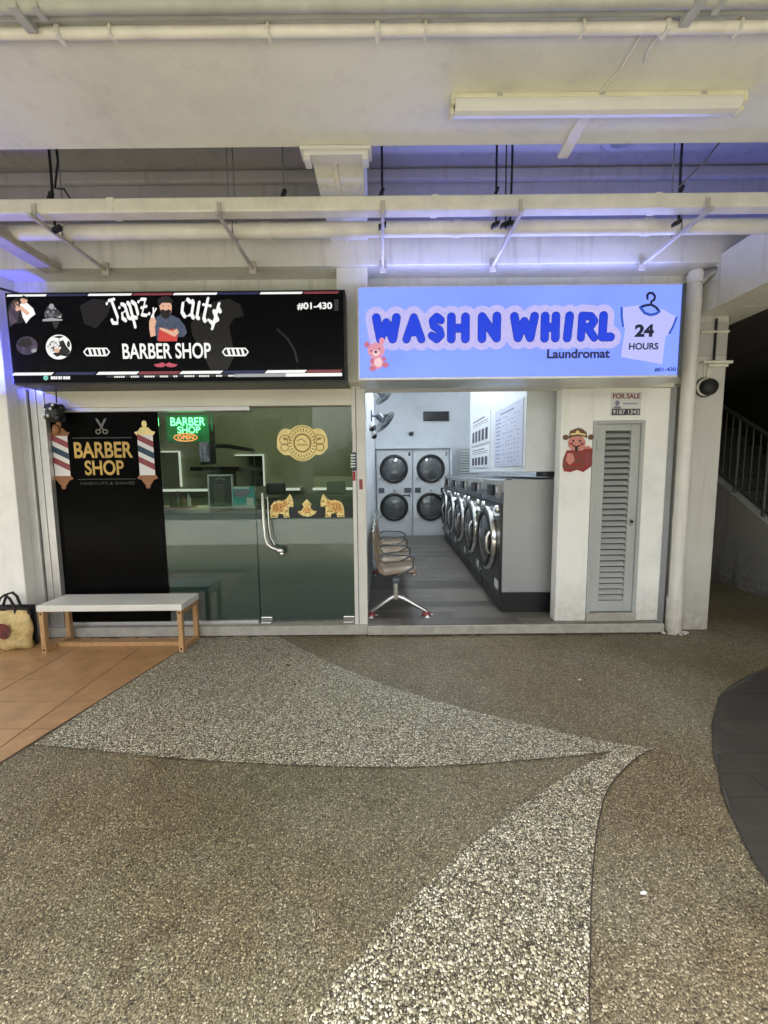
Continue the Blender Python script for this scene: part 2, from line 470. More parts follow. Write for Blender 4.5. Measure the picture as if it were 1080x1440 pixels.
M['chalk'] = mat('black menu board', (0.02, 0.02, 0.022), 0.5, var=0.4, vs=12)
M['stickred'] = mat('red festive print', srgb(150, 30, 36), 0.45, var=0.15, vs=30)
M['stickskin'] = mat('pink skin print', srgb(214, 140, 128), 0.5, var=0.08, vs=30)
M['stickbrown'] = mat('brown gold print', srgb(112, 76, 44), 0.5, var=0.4, vs=60)

# ------------------------------------------------------------------ mesh helpers
class MB:
    def __init__(s):
        s.v, s.f, s.sm = [], [], []
    def add(s, vs, fs, smooth=False):
        o = len(s.v)
        s.v += [tuple(p) for p in vs]
        s.f += [tuple(i + o for i in f) for f in fs]
        s.sm += [smooth] * len(fs)
        return s
    def box(s, x0, x1, y0, y1, z0, z1):
        return s.add([(x0, y0, z0), (x1, y0, z0), (x1, y1, z0), (x0, y1, z0), (x0, y0, z1), (x1, y0, z1), (x1, y1, z1), (x0, y1, z1)],
                     [(3, 2, 1, 0), (4, 5, 6, 7), (0, 1, 5, 4), (1, 2, 6, 5), (2, 3, 7, 6), (3, 0, 4, 7)])
    def obox(s, c, ax, ay, az):
        """box from centre and three half-axis vectors"""
        c, ax, ay, az = map(Vector, (c, ax, ay, az))
        vs = [c + ax * i + ay * j + az * k for k in (-1, 1) for (i, j) in ((-1, -1), (1, -1), (1, 1), (-1, 1))]
        return s.add(vs, [(3, 2, 1, 0), (4, 5, 6, 7), (0, 1, 5, 4), (1, 2, 6, 5), (2, 3, 7, 6), (3, 0, 4, 7)])
    def cyl(s, p0, p1, r, n=14, r2=None):
        return s.tube([p0, p1], [r, r if r2 is None else r2], n)
    def tube(s, pts, r, n=10, closed=False):
        pts = [Vector(p) for p in pts]
        k = len(pts)
        rr = r if isinstance(r, (list, tuple)) else [r] * k
        tg = []
        for i in range(k):
            a = pts[i - 1] if (i or closed) else pts[i]
            b = pts[(i + 1) % k] if (i < k - 1 or closed) else pts[i]
            tg.append((b - a).normalized())
        ref = Vector((0, 0, 1)) if abs(tg[0].z) < 0.9 else Vector((1, 0, 0))
        nrm = (ref - tg[0] * ref.dot(tg[0])).normalized()
        vs, fs = [], []
        for i in range(k):
            nrm = (nrm - tg[i] * nrm.dot(tg[i])).normalized()
            bn = tg[i].cross(nrm)
            for j in range(n):
                a = 2 * math.pi * j / n
                vs.append(pts[i] + (nrm * math.cos(a) + bn * math.sin(a)) * rr[i])
        for i in range(k if closed else k - 1):
            i2 = (i + 1) % k
            for j in range(n):
                j2 = (j + 1) % n
                fs.append((i * n + j, i * n + j2, i2 * n + j2, i2 * n + j))
        s.add(vs, fs, True)
        if not closed:
            s.add(vs[:n], [tuple(range(n - 1, -1, -1))])
            s.add(vs[-n:], [tuple(range(n))])
        return s
    def lathe(s, prof, c, axis=(0, 0, 1), n=24, smooth=True):
        c, ax = Vector(c), Vector(axis).normalized()
        e1 = ax.orthogonal().normalized()
        e2 = ax.cross(e1)
        vs, fs = [], []
        for r, h in prof:
            for j in range(n):
                a = 2 * math.pi * j / n
                vs.append(c + ax * h + (e1 * math.cos(a) + e2 * math.sin(a)) * max(r, 1e-4))
        for i in range(len(prof) - 1):
            for j in range(n):
                j2 = (j + 1) % n
                fs.append((i * n + j, i * n + j2, (i + 1) * n + j2, (i + 1) * n + j))
        return s.add(vs, fs, smooth)
    def sphere(s, c, r, n=14, sq=(1, 1, 1)):
        prof = [(math.sin(math.pi * i / 8), -math.cos(math.pi * i / 8)) for i in range(9)]
        o = len(s.v)
        s.lathe(prof, (0, 0, 0), (0, 0, 1), n)
        for i in range(o, len(s.v)):
            p = s.v[i]
            s.v[i] = (c[0] + p[0] * r * sq[0], c[1] + p[1] * r * sq[1], c[2] + p[2] * r * sq[2])
        return s
    def slab(s, poly, y0, y1):
        """outline in (x, z) extruded along y from y0 (front) to y1"""
        n = len(poly)
        a = sum(poly[i][0] * poly[(i + 1) % n][1] - poly[(i + 1) % n][0] * poly[i][1] for i in range(n))
        if a < 0:
            poly = poly[::-1]
        vs = [(p[0], y0, p[1]) for p in poly] + [(p[0], y1, p[1]) for p in poly]
        fs = [tuple(range(n)), tuple(range(2 * n - 1, n - 1, -1))]
        fs += [(i, i + n, (i + 1) % n + n, (i + 1) % n) for i in range(n)]
        return s.add(vs, fs)
    def plate(s, poly, z0, z1):
        """outline in (x, y) extruded upwards"""
        n = len(poly)
        a = sum(poly[i][0] * poly[(i + 1) % n][1] - poly[(i + 1) % n][0] * poly[i][1] for i in range(n))
        if a < 0:
            poly = poly[::-1]
        vs = [(p[0], p[1], z1) for p in poly] + [(p[0], p[1], z0) for p in poly]
        fs = [tuple(range(n)), tuple(range(2 * n - 1, n - 1, -1))]
        fs += [(i, i + n, (i + 1) % n + n, (i + 1) % n) for i in range(n)]
        return s.add(vs, fs)
    def build(s, name, m, parent=None, bevel=0.0, seg=2):
        me = bpy.data.meshes.new(name)
        if parent is not None:
            q = parent
            org = Vector((0, 0, 0))
            while q is not None:
                org += Vector(q.location)
                q = q.parent
        else:
            xs, ys, zs = zip(*s.v)
            org = Vector(((min(xs) + max(xs)) / 2, (min(ys) + max(ys)) / 2, min(zs)))
        me.from_pydata([tuple(Vector(p) - org) for p in s.v], [], s.f)
        me.polygons.foreach_set('use_smooth', s.sm)
        me.materials.append(M[m] if isinstance(m, str) else m)
        me.update()
        o = bpy.data.objects.new(name, me)
        COL.objects.link(o)
        if parent is not None:
            o.parent = parent
        else:
            o.location = org
        if bevel:
            b = o.modifiers.new('bevel', 'BEVEL')
            b.width, b.segments, b.limit_method = bevel, seg, 'ANGLE'
        return o

def tag(o, label=None, cat=None, group=None, kind=None):
    if label: o['label'] = label
    if cat: o['category'] = cat
    if group: o['group'] = group
    if kind: o['kind'] = kind
    return o

def thing(name, loc, label, cat, group=None, rz=0):
    o = bpy.data.objects.new(name, None)
    o.empty_display_size = 0.1
    COL.objects.link(o)
    o.location = loc
    o.rotation_euler.z = rz
    return tag(o, label, cat, group)

def struct(name, mb, m, bevel=0.0):
    return tag(mb.build(name, m, None, bevel), kind='structure')

def copy_tree(o, parent=None):
    c = o.copy()
    COL.objects.link(c)
    c.parent = parent
    for ch in [x for x in COL.objects if x.parent == o]:
        copy_tree(ch, c)
    return c

def B(*a):
    return MB().box(*a)

LAY = [0]
def text(s, x0, x1, z0, z1, y, name, m, parent, bold=0.0, shear=0.0, depth=0.002, keep=False):
    """flat lettering facing the camera side (-Y), fitted to the given rectangle"""
    cu = bpy.data.curves.new('lettering', 'FONT')
    cu.body = s
    cu.offset = bold
    cu.shear = shear
    cu.extrude = 0
    ob = bpy.data.objects.new('lettering', cu)
    COL.objects.link(ob)
    dg = bpy.context.evaluated_depsgraph_get()
    me = bpy.data.meshes.new_from_object(ob.evaluated_get(dg))
    bpy.data.objects.remove(ob)
    bpy.data.curves.remove(cu)
    xs = [v.co.x for v in me.vertices]
    ys = [v.co.y for v in me.vertices]
    ax, bx, ay, by = min(xs), max(xs), min(ys), max(ys)
    sx, sz = (x1 - x0) / (bx - ax), (z1 - z0) / (by - ay)
    if keep:
        sx = sz = min(sx, sz)
    mb = MB()
    mb.add([(x0 + (v.co.x - ax) * sx, y, z0 + (v.co.y - ay) * sz) for v in me.vertices],
           [tuple(p.vertices) for p in me.polygons])
    bpy.data.meshes.remove(me)
    return mb.build(name, m, parent)

def flat(poly, y):
    """one-sided flat print polygon at depth y, outline in (x, z)"""
    n = len(poly)
    a = sum(poly[i][0] * poly[(i + 1) % n][1] - poly[(i + 1) % n][0] * poly[i][1] for i in range(n))
    if a < 0:
        poly = poly[::-1]
    return MB().add([(p[0], y, p[1]) for p in poly], [tuple(range(n))])

def addflat(mb, poly, y):
    t = flat(poly, y)
    return mb.add(t.v, t.f)

def stroke(mb, pts, r, y, n=14):
    """round-ended stroke in the (x, z) plane, each piece a hair in front of the last"""
    k = 0
    for i, p in enumerate(pts):
        rr = r
        addflat(mb, [(p[0] + rr * math.cos(2 * math.pi * j / n), p[1] + rr * math.sin(2 * math.pi * j / n)) for j in range(n)], y - k * 3e-5)
        k += 1
        if i + 1 < len(pts):
            q = pts[i + 1]
            d = Vector((q[0] - p[0], q[1] - p[1])).normalized()
            nx, nz = -d.y * rr, d.x * rr
            addflat(mb, [(p[0] + nx, p[1] + nz), (q[0] + nx, q[1] + nz), (q[0] - nx, q[1] - nz), (p[0] - nx, p[1] - nz)], y - k * 3e-5)
            k += 1

def disc(cx, cz, rx, rz, n=28, a0=0):
    return [(cx + rx * math.cos(2 * math.pi * j / n + a0), cz + rz * math.sin(2 * math.pi * j / n + a0)) for j in range(n)]

def smooth(pts, k=6):
    """Catmull-Rom through 2D points"""
    out = []
    for i in range(len(pts) - 1):
        p0, p1, p2, p3 = (Vector(pts[max(0, min(len(pts) - 1, i + d))]) for d in (-1, 0, 1, 2))
        for j in range(k):
            t = j / k
            out.append(tuple(0.5 * ((2 * p1) + (p2 - p0) * t + (2 * p0 - 5 * p1 + 4 * p2 - p3) * t * t + (3 * p1 - p0 - 3 * p2 + p3) * t ** 3)))
    out.append(tuple(pts[-1]))
    return out

def clip(poly, planes):
    """convex clip of a 2D polygon; planes are (nx, ny, d) keeping nx*x + ny*y <= d"""
    for nx, ny, d in planes:
        out = []
        for i in range(len(poly)):
            a, b = poly[i], poly[(i + 1) % len(poly)]
            da, db = nx * a[0] + ny * a[1] - d, nx * b[0] + ny * b[1] - d
            if da <= 0: out.append(a)
            if (da < 0 < db) or (db < 0 < da):
                t = da / (da - db)
                out.append((a[0] + (b[0] - a[0]) * t, a[1] + (b[1] - a[1]) * t))
        poly = out
        if len(poly) < 3: return None
    return poly

def area(p):
    return abs(sum(p[i][0] * p[(i + 1) % len(p)][1] - p[(i + 1) % len(p)][0] * p[i][1] for i in range(len(p)))) / 2

# ================================================================== SETTING
def p2(u, v, Y):
    q = at(u, v, Y)
    return (q.x, q.z)

# far ground, road and the walkway slab the shops stand on
g = MB()
g.add([(-250, -250, -0.16), (250, -250, -0.16), (250, 250, -0.16), (-250, 250, -0.16)], [(0, 1, 2, 3)])
struct('ground', g, 'grass')
struct('road', MB().add([(-200, -14, -0.155), (200, -14, -0.155), (200, -6.5, -0.155), (-200, -6.5, -0.155)], [(0, 1, 2, 3)]), 'asphalt')
struct('walkway', B(-9, 9, -1.2, 16, -0.3, 0.0), 'brown')
struct('bounce_pavement', B(-60, 60, -6.4, -1.201, -0.3, -0.02), 'concrete')  # unseen pale ground, added to bounce daylight onto the ceiling

# pale pebble band: one curved sheet with a sharp tip, 4 mm above the walkway
tl = [(-2.30, 1.35), (-2.10, 2.235)]
left_edge = [(-2.107, 2.235), (-2.03, 2.70), (-1.841, 3.655), (-1.81, 3.818)]
top_edge = smooth([(-1.06, 3.818), (-0.976, 3.716), (-0.72, 3.47), (-0.43, 3.203), (-0.013, 2.875), (0.382, 2.64), (0.73, 2.462), (1.10, 2.295), (1.33, 2.205), (1.556, 2.155)])
right_edge = smooth([(1.556, 2.155), (1.42, 2.09), (1.294, 2.006), (1.16, 1.90), (1.055, 1.79), (0.912, 1.59), (0.771, 1.357), (0.665, 1.16), (0.585, 1.006), (0.40, 0.55), (0.25, -0.2), (0.16, -1.2)])
low_left = smooth([(-1.5, -1.2), (-0.9, 0.0), (-0.50, 0.65), (-0.243, 1.012), (-0.108, 1.165), (0.093, 1.35), (0.316, 1.531), (0.55, 1.70), (0.769, 1.844), (1.03, 2.0), (1.289, 2.130)])
bottom = smooth([(1.289, 2.130), (1.05, 2.095), (0.777, 2.067), (0.40, 2.035), (0.064, 2.022), (-0.443, 2.04), (-1.179, 2.104), (-1.625, 2.168), (-2.107, 2.235)])
outline = left_edge + top_edge + right_edge[1:] + low_left + bottom[1:-1]
def sheet(poly, z0, z1):
    bm = bmesh.new()
    vt = [bm.verts.new((p[0], p[1], z1)) for p in poly]
    es = [bm.edges.new((vt[i], vt[(i + 1) % len(vt)])) for i in range(len(vt))]
    bmesh.ops.triangle_fill(bm, use_beauty=True, edges=es)
    mb = MB()
    bm.verts.index_update()
    fs = []
    for f in bm.faces:
        idx = [q.index for q in f.verts]
        if f.normal.z < 0 or (f.calc_area() and (Vector(f.verts[1].co - f.verts[0].co).cross(f.verts[2].co - f.verts[0].co)).z < 0):
            idx = idx[::-1]
        fs.append(tuple(idx))
    mb.add([q.co[:] for q in bm.verts], fs)
    bm.free()
    return mb
struct('pebble_band', sheet(outline, 0, 0.004), 'pale')

def ribbon(pts, wd, z):
    mb = MB()
    for i in range(len(pts) - 1):
        a, b = Vector(pts[i]), Vector(pts[i + 1])
        if (b - a).length < 1e-5: continue
        n = Vector((-(b - a).y, (b - a).x)).normalized() * wd / 2
        mb.add([(a.x - n.x, a.y - n.y, z), (b.x - n.x, b.y - n.y, z), (b.x + n.x, b.y + n.y, z), (a.x + n.x, a.y + n.y, z)], [(0, 1, 2, 3)])
    return mb
dv = MB()
for e, wd in ((right_edge, 0.005), (bottom, 0.004)):
    r_ = ribbon(e, wd, 0.006)
    dv.add(r_.v, r_.f)
struct('divider_strip', dv, 'strip')

# terracotta tiles at the left, clipped along the slanting edge; every tile in view is a piece
terra = struct('terracotta_paving', sheet([(-6, 1.2), (-2.335, 1.2), (-1.805, 3.818), (-6, 3.818)], 0, 0.004), 'grout')
ex = Vector((3.818 - 1.2, -(2.335 - 1.805)))        # outward normal of the slanting edge
ex.normalize()
dd = ex.x * -1.805 + ex.y * 3.818 - 0.012
PX, PY, GR = 0.60, 0.31, 0.007
def tile_row(parent, name, m, planes, x0, x1, y0, y1, px, py, gr, z0, z1, stag=0.0, off=(0, 0)):
    j = 0
    y = y0 + off[1]
    while y < y1:
        x = x0 + off[0] + (stag * px if j % 2 else 0)
        while x < x1:
            q = clip([(x + gr / 2, y + gr / 2), (x + px - gr / 2, y + gr / 2), (x + px - gr / 2, y + py - gr / 2), (x + gr / 2, y + py - gr / 2)], planes)
            if q and area(q) > 0.0012:
                dz = random.uniform(-0.0006, 0.0006)
                MB().plate(q, z0, z1 + dz).build(name, m, parent)
            x += px
        y += py
        j += 1
tile_row(terra, 'tile', 'terracotta', [(ex.x, ex.y, dd), (0, 1, 3.814)], -4.7, -1.7, 1.45, 3.82, PX, PY, GR, 0.004, 0.0075, off=(0.02, 0.0))

# dark slate patch at the right with its bulging edge
dark_edge = smooth([(3.6, 3.35), (3.087, 3.073), (2.80, 2.94), (2.574, 2.813), (2.36, 2.67), (2.199, 2.509), (2.05, 2.36), (1.949, 2.228), (1.84, 2.09), (1.754, 1.95), (1.65, 1.80), (1.579, 1.654), (1.52, 1.53), (1.48, 1.40), (1.43, 1.1), (1.42, 0.7)], 3)
dpoly = dark_edge + [(6.0, 0.7), (6.0, 3.35)]
slate = struct('slate_paving', sheet(dpoly, 0, 0.004), 'slategrout')
cx, cy = 4.0, 1.9
pl = []
for i in range(len(dark_edge) - 1):
    a, b = Vector(dark_edge[i]), Vector(dark_edge[i + 1])
    n = Vector((-(b - a).y, (b - a).x)).normalized()
    if n.x * cx + n.y * cy > n.dot(a): n = -n
    pl.append((n.x, n.y, n.dot(a) - 0.003))
tile_row(slate, 'tile', 'slate', pl, 0.7, 4.2, 0.9, 3.4, 0.6, 0.15, 0.0035, 0.004, 0.0065, stag=0.5)
struct('slate_border', (lambda r: MB().add(r.v, r.f))(ribbon(dark_edge, 0.008, 0.0062)), 'strip')

# overhead: walkway ceiling, its recess, the beam over the shops, the ribs
struct('ceiling', B(-9, 9, -0.5, 2.655, 3.6, 4.55), 'ceil')
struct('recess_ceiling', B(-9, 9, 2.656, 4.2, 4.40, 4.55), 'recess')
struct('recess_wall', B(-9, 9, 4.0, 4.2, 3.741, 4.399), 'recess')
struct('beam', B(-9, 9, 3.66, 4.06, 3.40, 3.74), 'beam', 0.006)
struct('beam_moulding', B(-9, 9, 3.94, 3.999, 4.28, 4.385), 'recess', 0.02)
rib = struct('rib', B(-0.44, -0.115, 2.72, 3.659, 3.60, 4.399), 'beam', 0.006)
MB().box(-0.475, -0.075, 2.655, 2.735, 3.555, 3.599).box(-0.495, -0.055, 2.635, 2.745, 3.575, 3.596).build('rib_cap', 'frame', rib, 0.006)
for x in (-0.475, -0.115):
    MB().box(x, x + 0.04, 2.66, 2.74, 3.53, 3.556).build('cap_block', 'frame', rib, 0.005)
MB().box(-0.315, -0.28, 2.75, 3.655, 3.588, 3.60).build('rib_strip', 'pipe', rib, 0.004)
struct('cross_beam', B(2.95, 3.45, 2.4, 3.659, 3.03, 3.47), 'beam', 0.006)
struct('rear_beam', B(2.95, 3.45, 3.66, 7.0, 3.03, 3.399), 'beam')
struct('added_shade_wall', B(4.9, 5.1, -0.4, 3.6, 0.0, 3.599), 'stairgrey')  # unseen wall, added to darken the right-hand side
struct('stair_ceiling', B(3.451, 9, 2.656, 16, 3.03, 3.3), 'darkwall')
struct('soffit', B(-9, 2.949, 4.06, 4.2, 3.36, 3.5), 'beam')

# walls round the two shop rooms and the stairwell
sw = thing('upper_wall', (0, 3.9, 2.4), 'pale wall strip above the two shopfronts, behind the lit signs', 'wall')
B(-3.9, 2.93, 3.90, 4.058, 2.42, 3.399).build('wall_panel', 'beam', sw)
B(-0.40, -0.125, 3.70, 3.90, 2.42, 3.40).build('pier', 'beam', sw, 0.006)
lw = thing('end_wall', (-3.9, 3.9, 0), 'white plastered wall at the left edge, behind the gold tote bag', 'wall')
B(-6.5, -3.435, 3.72, 4.2, 0.0, 3.399).build('wall_panel', 'wall', lw, 0.008)
struct('barber_floor', B(-3.43, -0.24, 4.0, 6.9, 0.0, 0.10), 'barberfloor')
struct('barber_back_wall', B(-4.6, -0.29, 6.8, 6.95, 0.0, 3.2), 'barberwall')
struct('barber_left_wall', B(-4.6, -4.5, 4.2, 6.8, 0.0, 3.2), 'barberwall')
struct('party_wall', MB().box(-0.29, -0.19, 3.99, 9.9, 0.0, 3.9), 'laundrywall')
struct('barber_ceiling', B(-4.6, -0.29, 4.06, 6.95, 2.9, 3.2), 'barberwall')
struct('laundry_back_wall', B(-0.19, 2.9, 9.75, 9.9, 0.0, 3.9), 'laundrywall')
struct('laundry_right_wall', B(2.75, 2.9, 4.021, 9.75, 0.0, 3.9), 'laundrywall')
struct('laundry_ceiling', B(-0.19, 2.75, 4.2, 9.75, 3.7, 3.9), 'laundrywall')
bulk = struct('bulkhead', B(1.45, 2.749, 4.10, 6.75, 1.60, 3.699), 'laundrywall', 0.004)
lf = struct('laundry_floor', B(-0.19, 2.749, 3.83, 9.75, 0.0, 0.086), 'groove')
y, j = 3.84, 0
while y < 9.7:
    y1 = min(y + 0.178, 9.74)
    x = -0.185
    x2 = x + (0.35, 0.9, 0.6)[j % 3]
    while x < 2.74:
        if x < 1.45 or y < 4.2:
            B(x + 0.001, min(x2, 2.745) - 0.001, y + 0.0012, y1 - 0.0012, 0.086, 0.092 + random.uniform(-0.0004, 0.0004)).build('plank', random.choice(['plank', 'plank2', 'plank3']), lf)
        x = x2
        x2 = x + 1.2
    y += 0.178
    j += 1
struct('threshold', B(-0.17, 2.76, 3.80, 3.829, 0.0, 0.092), 'sill', 0.006)
struct('barber_sill', B(-3.42, -0.171, 3.815, 3.999, 0.0, 0.10), 'sill', 0.006)
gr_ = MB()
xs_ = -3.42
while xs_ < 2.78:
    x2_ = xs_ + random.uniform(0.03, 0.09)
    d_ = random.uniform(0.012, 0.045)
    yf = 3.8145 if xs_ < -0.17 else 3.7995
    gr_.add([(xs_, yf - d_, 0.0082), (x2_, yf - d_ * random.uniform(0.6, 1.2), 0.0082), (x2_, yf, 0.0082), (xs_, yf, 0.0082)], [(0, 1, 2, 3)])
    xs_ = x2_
struct('grime_shade_line', gr_, 'dirt')  # dark strip for grime and contact shadow along the sill foot
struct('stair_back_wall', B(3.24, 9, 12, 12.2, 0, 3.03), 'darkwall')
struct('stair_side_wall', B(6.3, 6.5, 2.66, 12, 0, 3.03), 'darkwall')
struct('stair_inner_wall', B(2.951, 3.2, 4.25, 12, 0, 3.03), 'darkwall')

# ------------------------------------------------------------------ column, drain pipe, alarm bell
pc = thing('column', (3.08, 3.95, 0), 'square grey painted column at the right end of the shopfronts', 'column')
B(2.935, 3.235, 3.86, 4.24, 0.0, 3.03).build('shaft', 'pillar', pc, 0.012)
MB().box(2.98, 3.255, 3.81, 3.859, 2.585, 2.61).box(3.05, 3.235, 3.835, 3.859, 2.56, 2.585).build('ledge', 'pipe', pc, 0.004)
B(2.95, 3.215, 3.842, 3.859, 2.66, 2.96).build('back_box', 'recess', pc, 0.004)
MB().tube([(3.09, 3.832, 2.99), (3.09, 3.832, 2.62)], 0.011).build('conduit', 'blackrub', pc)
MB().tube([(2.95, 3.83, 2.87), (3.21, 3.83, 2.875)], 0.012).build('cable', 'pipe', pc)
dp = thing('drain_pipe', (2.86, 3.79, 0), 'white vertical drain pipe running down beside the grey column', 'pipe')
MB().tube([(2.845, 3.80, 3.39), (2.845, 3.80, 0.30)], 0.058, 20).build('pipe_run', 'pipew', dp)
MB().tube([(2.845, 3.80, 0.36), (2.845, 3.80, 0.02)], 0.068, 20).build('foot_socket', 'pipew', dp)
for z in (1.1, 2.2, 3.1):
    MB().tube([(2.845, 3.80, z), (2.845, 3.80, z + 0.035)], 0.0625, 20).build('clip', 'pipew', dp)
MB().tube([(2.845, 3.80, 3.28), (2.845, 3.80, 3.36)], 0.07, 20).build('collar', 'pipew', dp)
MB().tube([(2.845, 3.80, 3.25), (2.92, 3.75, 3.34), (3.02, 3.70, 3.37), (3.10, 3.66, 3.36)], 0.045, 14).build('branch', 'rod', dp)
mortar = MB()
for k in range(14):
    a = random.uniform(0, 6.28); q = random.uniform(0.05, 0.13)
    mortar.sphere((2.86 + q * math.cos(a), 3.775 + 0.35 * q * math.sin(a), 0.008), random.uniform(0.012, 0.03), 8, (1, 0.8, 0.6))
mortar.build('mortar_rim', 'pipew', dp)
ab = thing('alarm_bell', (3.05, 3.86, 2.3), 'round black alarm bell on a cream plate, high on the grey column', 'bell')
MB().lathe([(0.085, 0), (0.085, 0.016), (0.07, 0.022)], (3.035, 3.858, 2.375), (0, -1, 0)).build('back_plate', 'pipe', ab)
MB().lathe([(0.075, 0.02), (0.076, 0.05), (0.062, 0.072), (0.03, 0.084), (0.0, 0.088)], (3.055, 3.858, 2.372), (0, -1, 0)).build('gong', 'blackrub', ab)
MB().lathe([(0.088, -0.004), (0.094, 0.01), (0.086, 0.02)], (3.035, 3.858, 2.375), (0, -1, 0)).build('rim', 'bolt', ab)
for dx in (-0.012, 0.02):
    MB().tube([(3.035 + dx, 3.848, 2.45), (3.035 + dx, 3.848, 2.575)], 0.007, 8).build('feed_pipe', 'pipe', ab)

# ------------------------------------------------------------------ stair and railing at the right
st = thing('staircase', (5.4, 6.0, 0), 'dim concrete staircase climbing away behind the column', 'staircase')
zs = lambda Y: 0.90 + 0.66 * (Y - 4.9)
side = MB()
prof = [(3.6, 0.0), (9.5, 0.0), (9.5, min(3.0, zs(9.5))), (8.0, zs(8.0)), (3.6, max(0.05, zs(3.6)))]
vsn = [(4.77, a, b) for a, b in prof] + [(4.90, a, b) for a, b in prof]
side.add(vsn, [(4, 3, 2, 1, 0)[::1], (5, 6, 7, 8, 9)] + [(i, (i + 1) % 5, (i + 1) % 5 + 5, i + 5) for i in range(5)])
side.build('side_wall', 'stairgrey', st)
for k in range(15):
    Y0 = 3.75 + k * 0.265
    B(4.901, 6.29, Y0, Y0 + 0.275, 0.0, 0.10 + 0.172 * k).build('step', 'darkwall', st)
rl = thing('stair_railing', (4.83, 5, 0.9), 'grey metal stair railing with upright bars above the stair side wall', 'railing')
MB().tube([(4.83, 3.7, zs(3.7) + 1.02), (4.83, 8.0, zs(8.0) + 1.02)], 0.024, 10).build('top_rail', 'railgrey', rl)
MB().tube([(4.83, 3.7, zs(3.7) + 0.10), (4.83, 8.0, zs(8.0) + 0.10)], 0.014, 8).build('bottom_rail', 'railgrey', rl)
y, k = 3.75, 0
while y < 7.9:
    if k % 4 == 0:
        MB().tube([(4.83, y, zs(y) - 0.02), (4.83, y, zs(y) + 1.02)], 0.02, 8).build('post', 'railgrey', rl)
    else:
        MB().tube([(4.83, y, zs(y) + 0.10), (4.83, y, zs(y) + 1.02)], 0.0085, 6).build('baluster', 'railgrey', rl)
    y += 0.108
    k += 1

# ================================================================== OVERHEAD SERVICES
GP = 'pipes under the walkway ceiling'
def pipe(y, z, r, m, label, sq=False, tilt=0.0):
    t = thing('service_pipe', (0, y, z), label, 'pipe', GP)
    if sq:
        B(-8.5, 8.5, y - r, y + r, z - r, z + r).build('pipe_run', m, t, 0.012, 3)
    else:
        MB().tube([(-8.5, y, z + tilt), (8.5, y, z - tilt)], r, 20).build('pipe_run', m, t)
    return t
pA = pipe(3.0, 3.465, 0.048, 'pipe', 'cream square trunking run, the front one of the two crossing above the signs', True)
pB = pipe(3.24, 3.452, 0.054, 'pipe', 'thick round cream pipe just behind the square trunking above the signs')
for x in (-2.45, -0.9, 0.55, 2.0):
    MB().tube([(x, 3.24, 3.452), (x + 0.06, 3.24, 3.452)], 0.060, 20).build('coupling', 'pipe', pB)
for x in (-1.9, 0.35, 1.9):
    B(x, x + 0.05, 2.949, 3.051, 3.414, 3.516).build('joint_cover', 'pipe', pA, 0.006)
pC = pipe(1.985, 3.572, 0.022, 'pipe', 'thin cream conduit on the ceiling, lowest of the three at the top edge')
pD = pipe(1.93, 3.585, 0.018, 'pipegrey', 'middle grey green conduit on the ceiling at the top edge')
pE = pipe(1.88, 3.57, 0.026, 'pipegrey', 'grey green pipe along the very top edge of the view')
for x in (-1.44, -0.02, 1.27):
    B(x, x + 0.022, 1.957, 2.013, 3.545, 3.60).build('saddle', 'pipe', pC, 0.004)
for x in (-1.55, 1.32):
    B(x, x + 0.045, 1.85, 1.955, 3.54, 3.60).build('saddle', 'pipegrey', pD, 0.004)
    B(x + 0.1, x + 0.13, 1.85, 1.91, 3.54, 3.60).build('saddle', 'pipegrey', pE, 0.004)

# bracket arms that carry the two pipes, running back to the beam
arms = [(-2.40, 'second from the left'), (-1.12, 'third from the left'), (0.01, 'in the middle, beside the rib'), (0.965, 'left of the lilac shirt print'), (2.26, 'farthest right, toward the column')]
for x, where in arms:
    t = thing('bracket_arm', (x, 3.2, 3.36), 'pale steel bracket arm under the pipes, ' + where, 'bracket', 'bracket arms under the pipes')
    B(x - 0.011, x + 0.011, 2.90, 3.659, 3.366, 3.392).build('arm', 'arm', t, 0.004)
    B(x - 0.03, x + 0.03, 3.645, 3.659, 3.33, 3.44).build('wall_plate', 'arm', t, 0.003)
    MB().tube([(x, 3.19, 3.39), (x, 3.188, 3.44), (x, 3.2, 3.50), (x, 3.24, 3.516), (x, 3.28, 3.50), (x, 3.292, 3.44), (x, 3.29, 3.39)], 0.006, 6).build('u_bolt', 'rod', t)
    B(x - 0.014, x + 0.014, 2.938, 2.948, 3.38, 3.47).build('front_clip', 'arm', t, 0.003)
t = thing('bracket_arm', (-2.85, 3.2, 3.36), 'wide pale tray arm at the far left under the pipes', 'bracket', 'bracket arms under the pipes')
B(-2.93, -2.79, 2.95, 3.659, 3.355, 3.39).build('arm', 'arm', t, 0.004)
for x in (-2.935, -2.795):
    B(x, x + 0.012, 2.95, 3.655, 3.391, 3.42).build('lip', 'arm', t)

# rods and wires dropping from the recess to the trunking
rods = [(-2.353, 0.012, 'blackrub', 'black hanger rod at far left'), (-2.285, 0.006, 'rod', 'thin bent steel wire beside the far left black rod'),
        (-1.095, 0.006, 'rod', 'left one of the pair of thin steel wires above the dark sign'), (-1.046, 0.006, 'rod', 'right one of the pair of thin steel wires above the dark sign'),
        (-0.69, 0.008, 'rod', 'steel hanger rod with a black tie left of the boxed rib'), (0.008, 0.012, 'blackrub', 'black hanger rod just right of the boxed rib'),
        (0.828, 0.011, 'blackrub', 'left one of three black rods above the lit blue sign'), (0.895, 0.007, 'blackrub', 'thin middle one of three black rods above the lit blue sign'),
        (0.93, 0.012, 'blackrub', 'right one of three black rods above the lit blue sign'), (2.088, 0.007, 'rod', 'thin grey rod at far right above the shirt print'), (2.145, 0.012, 'blackrub', 'thick black rod at far right above the shirt print')]
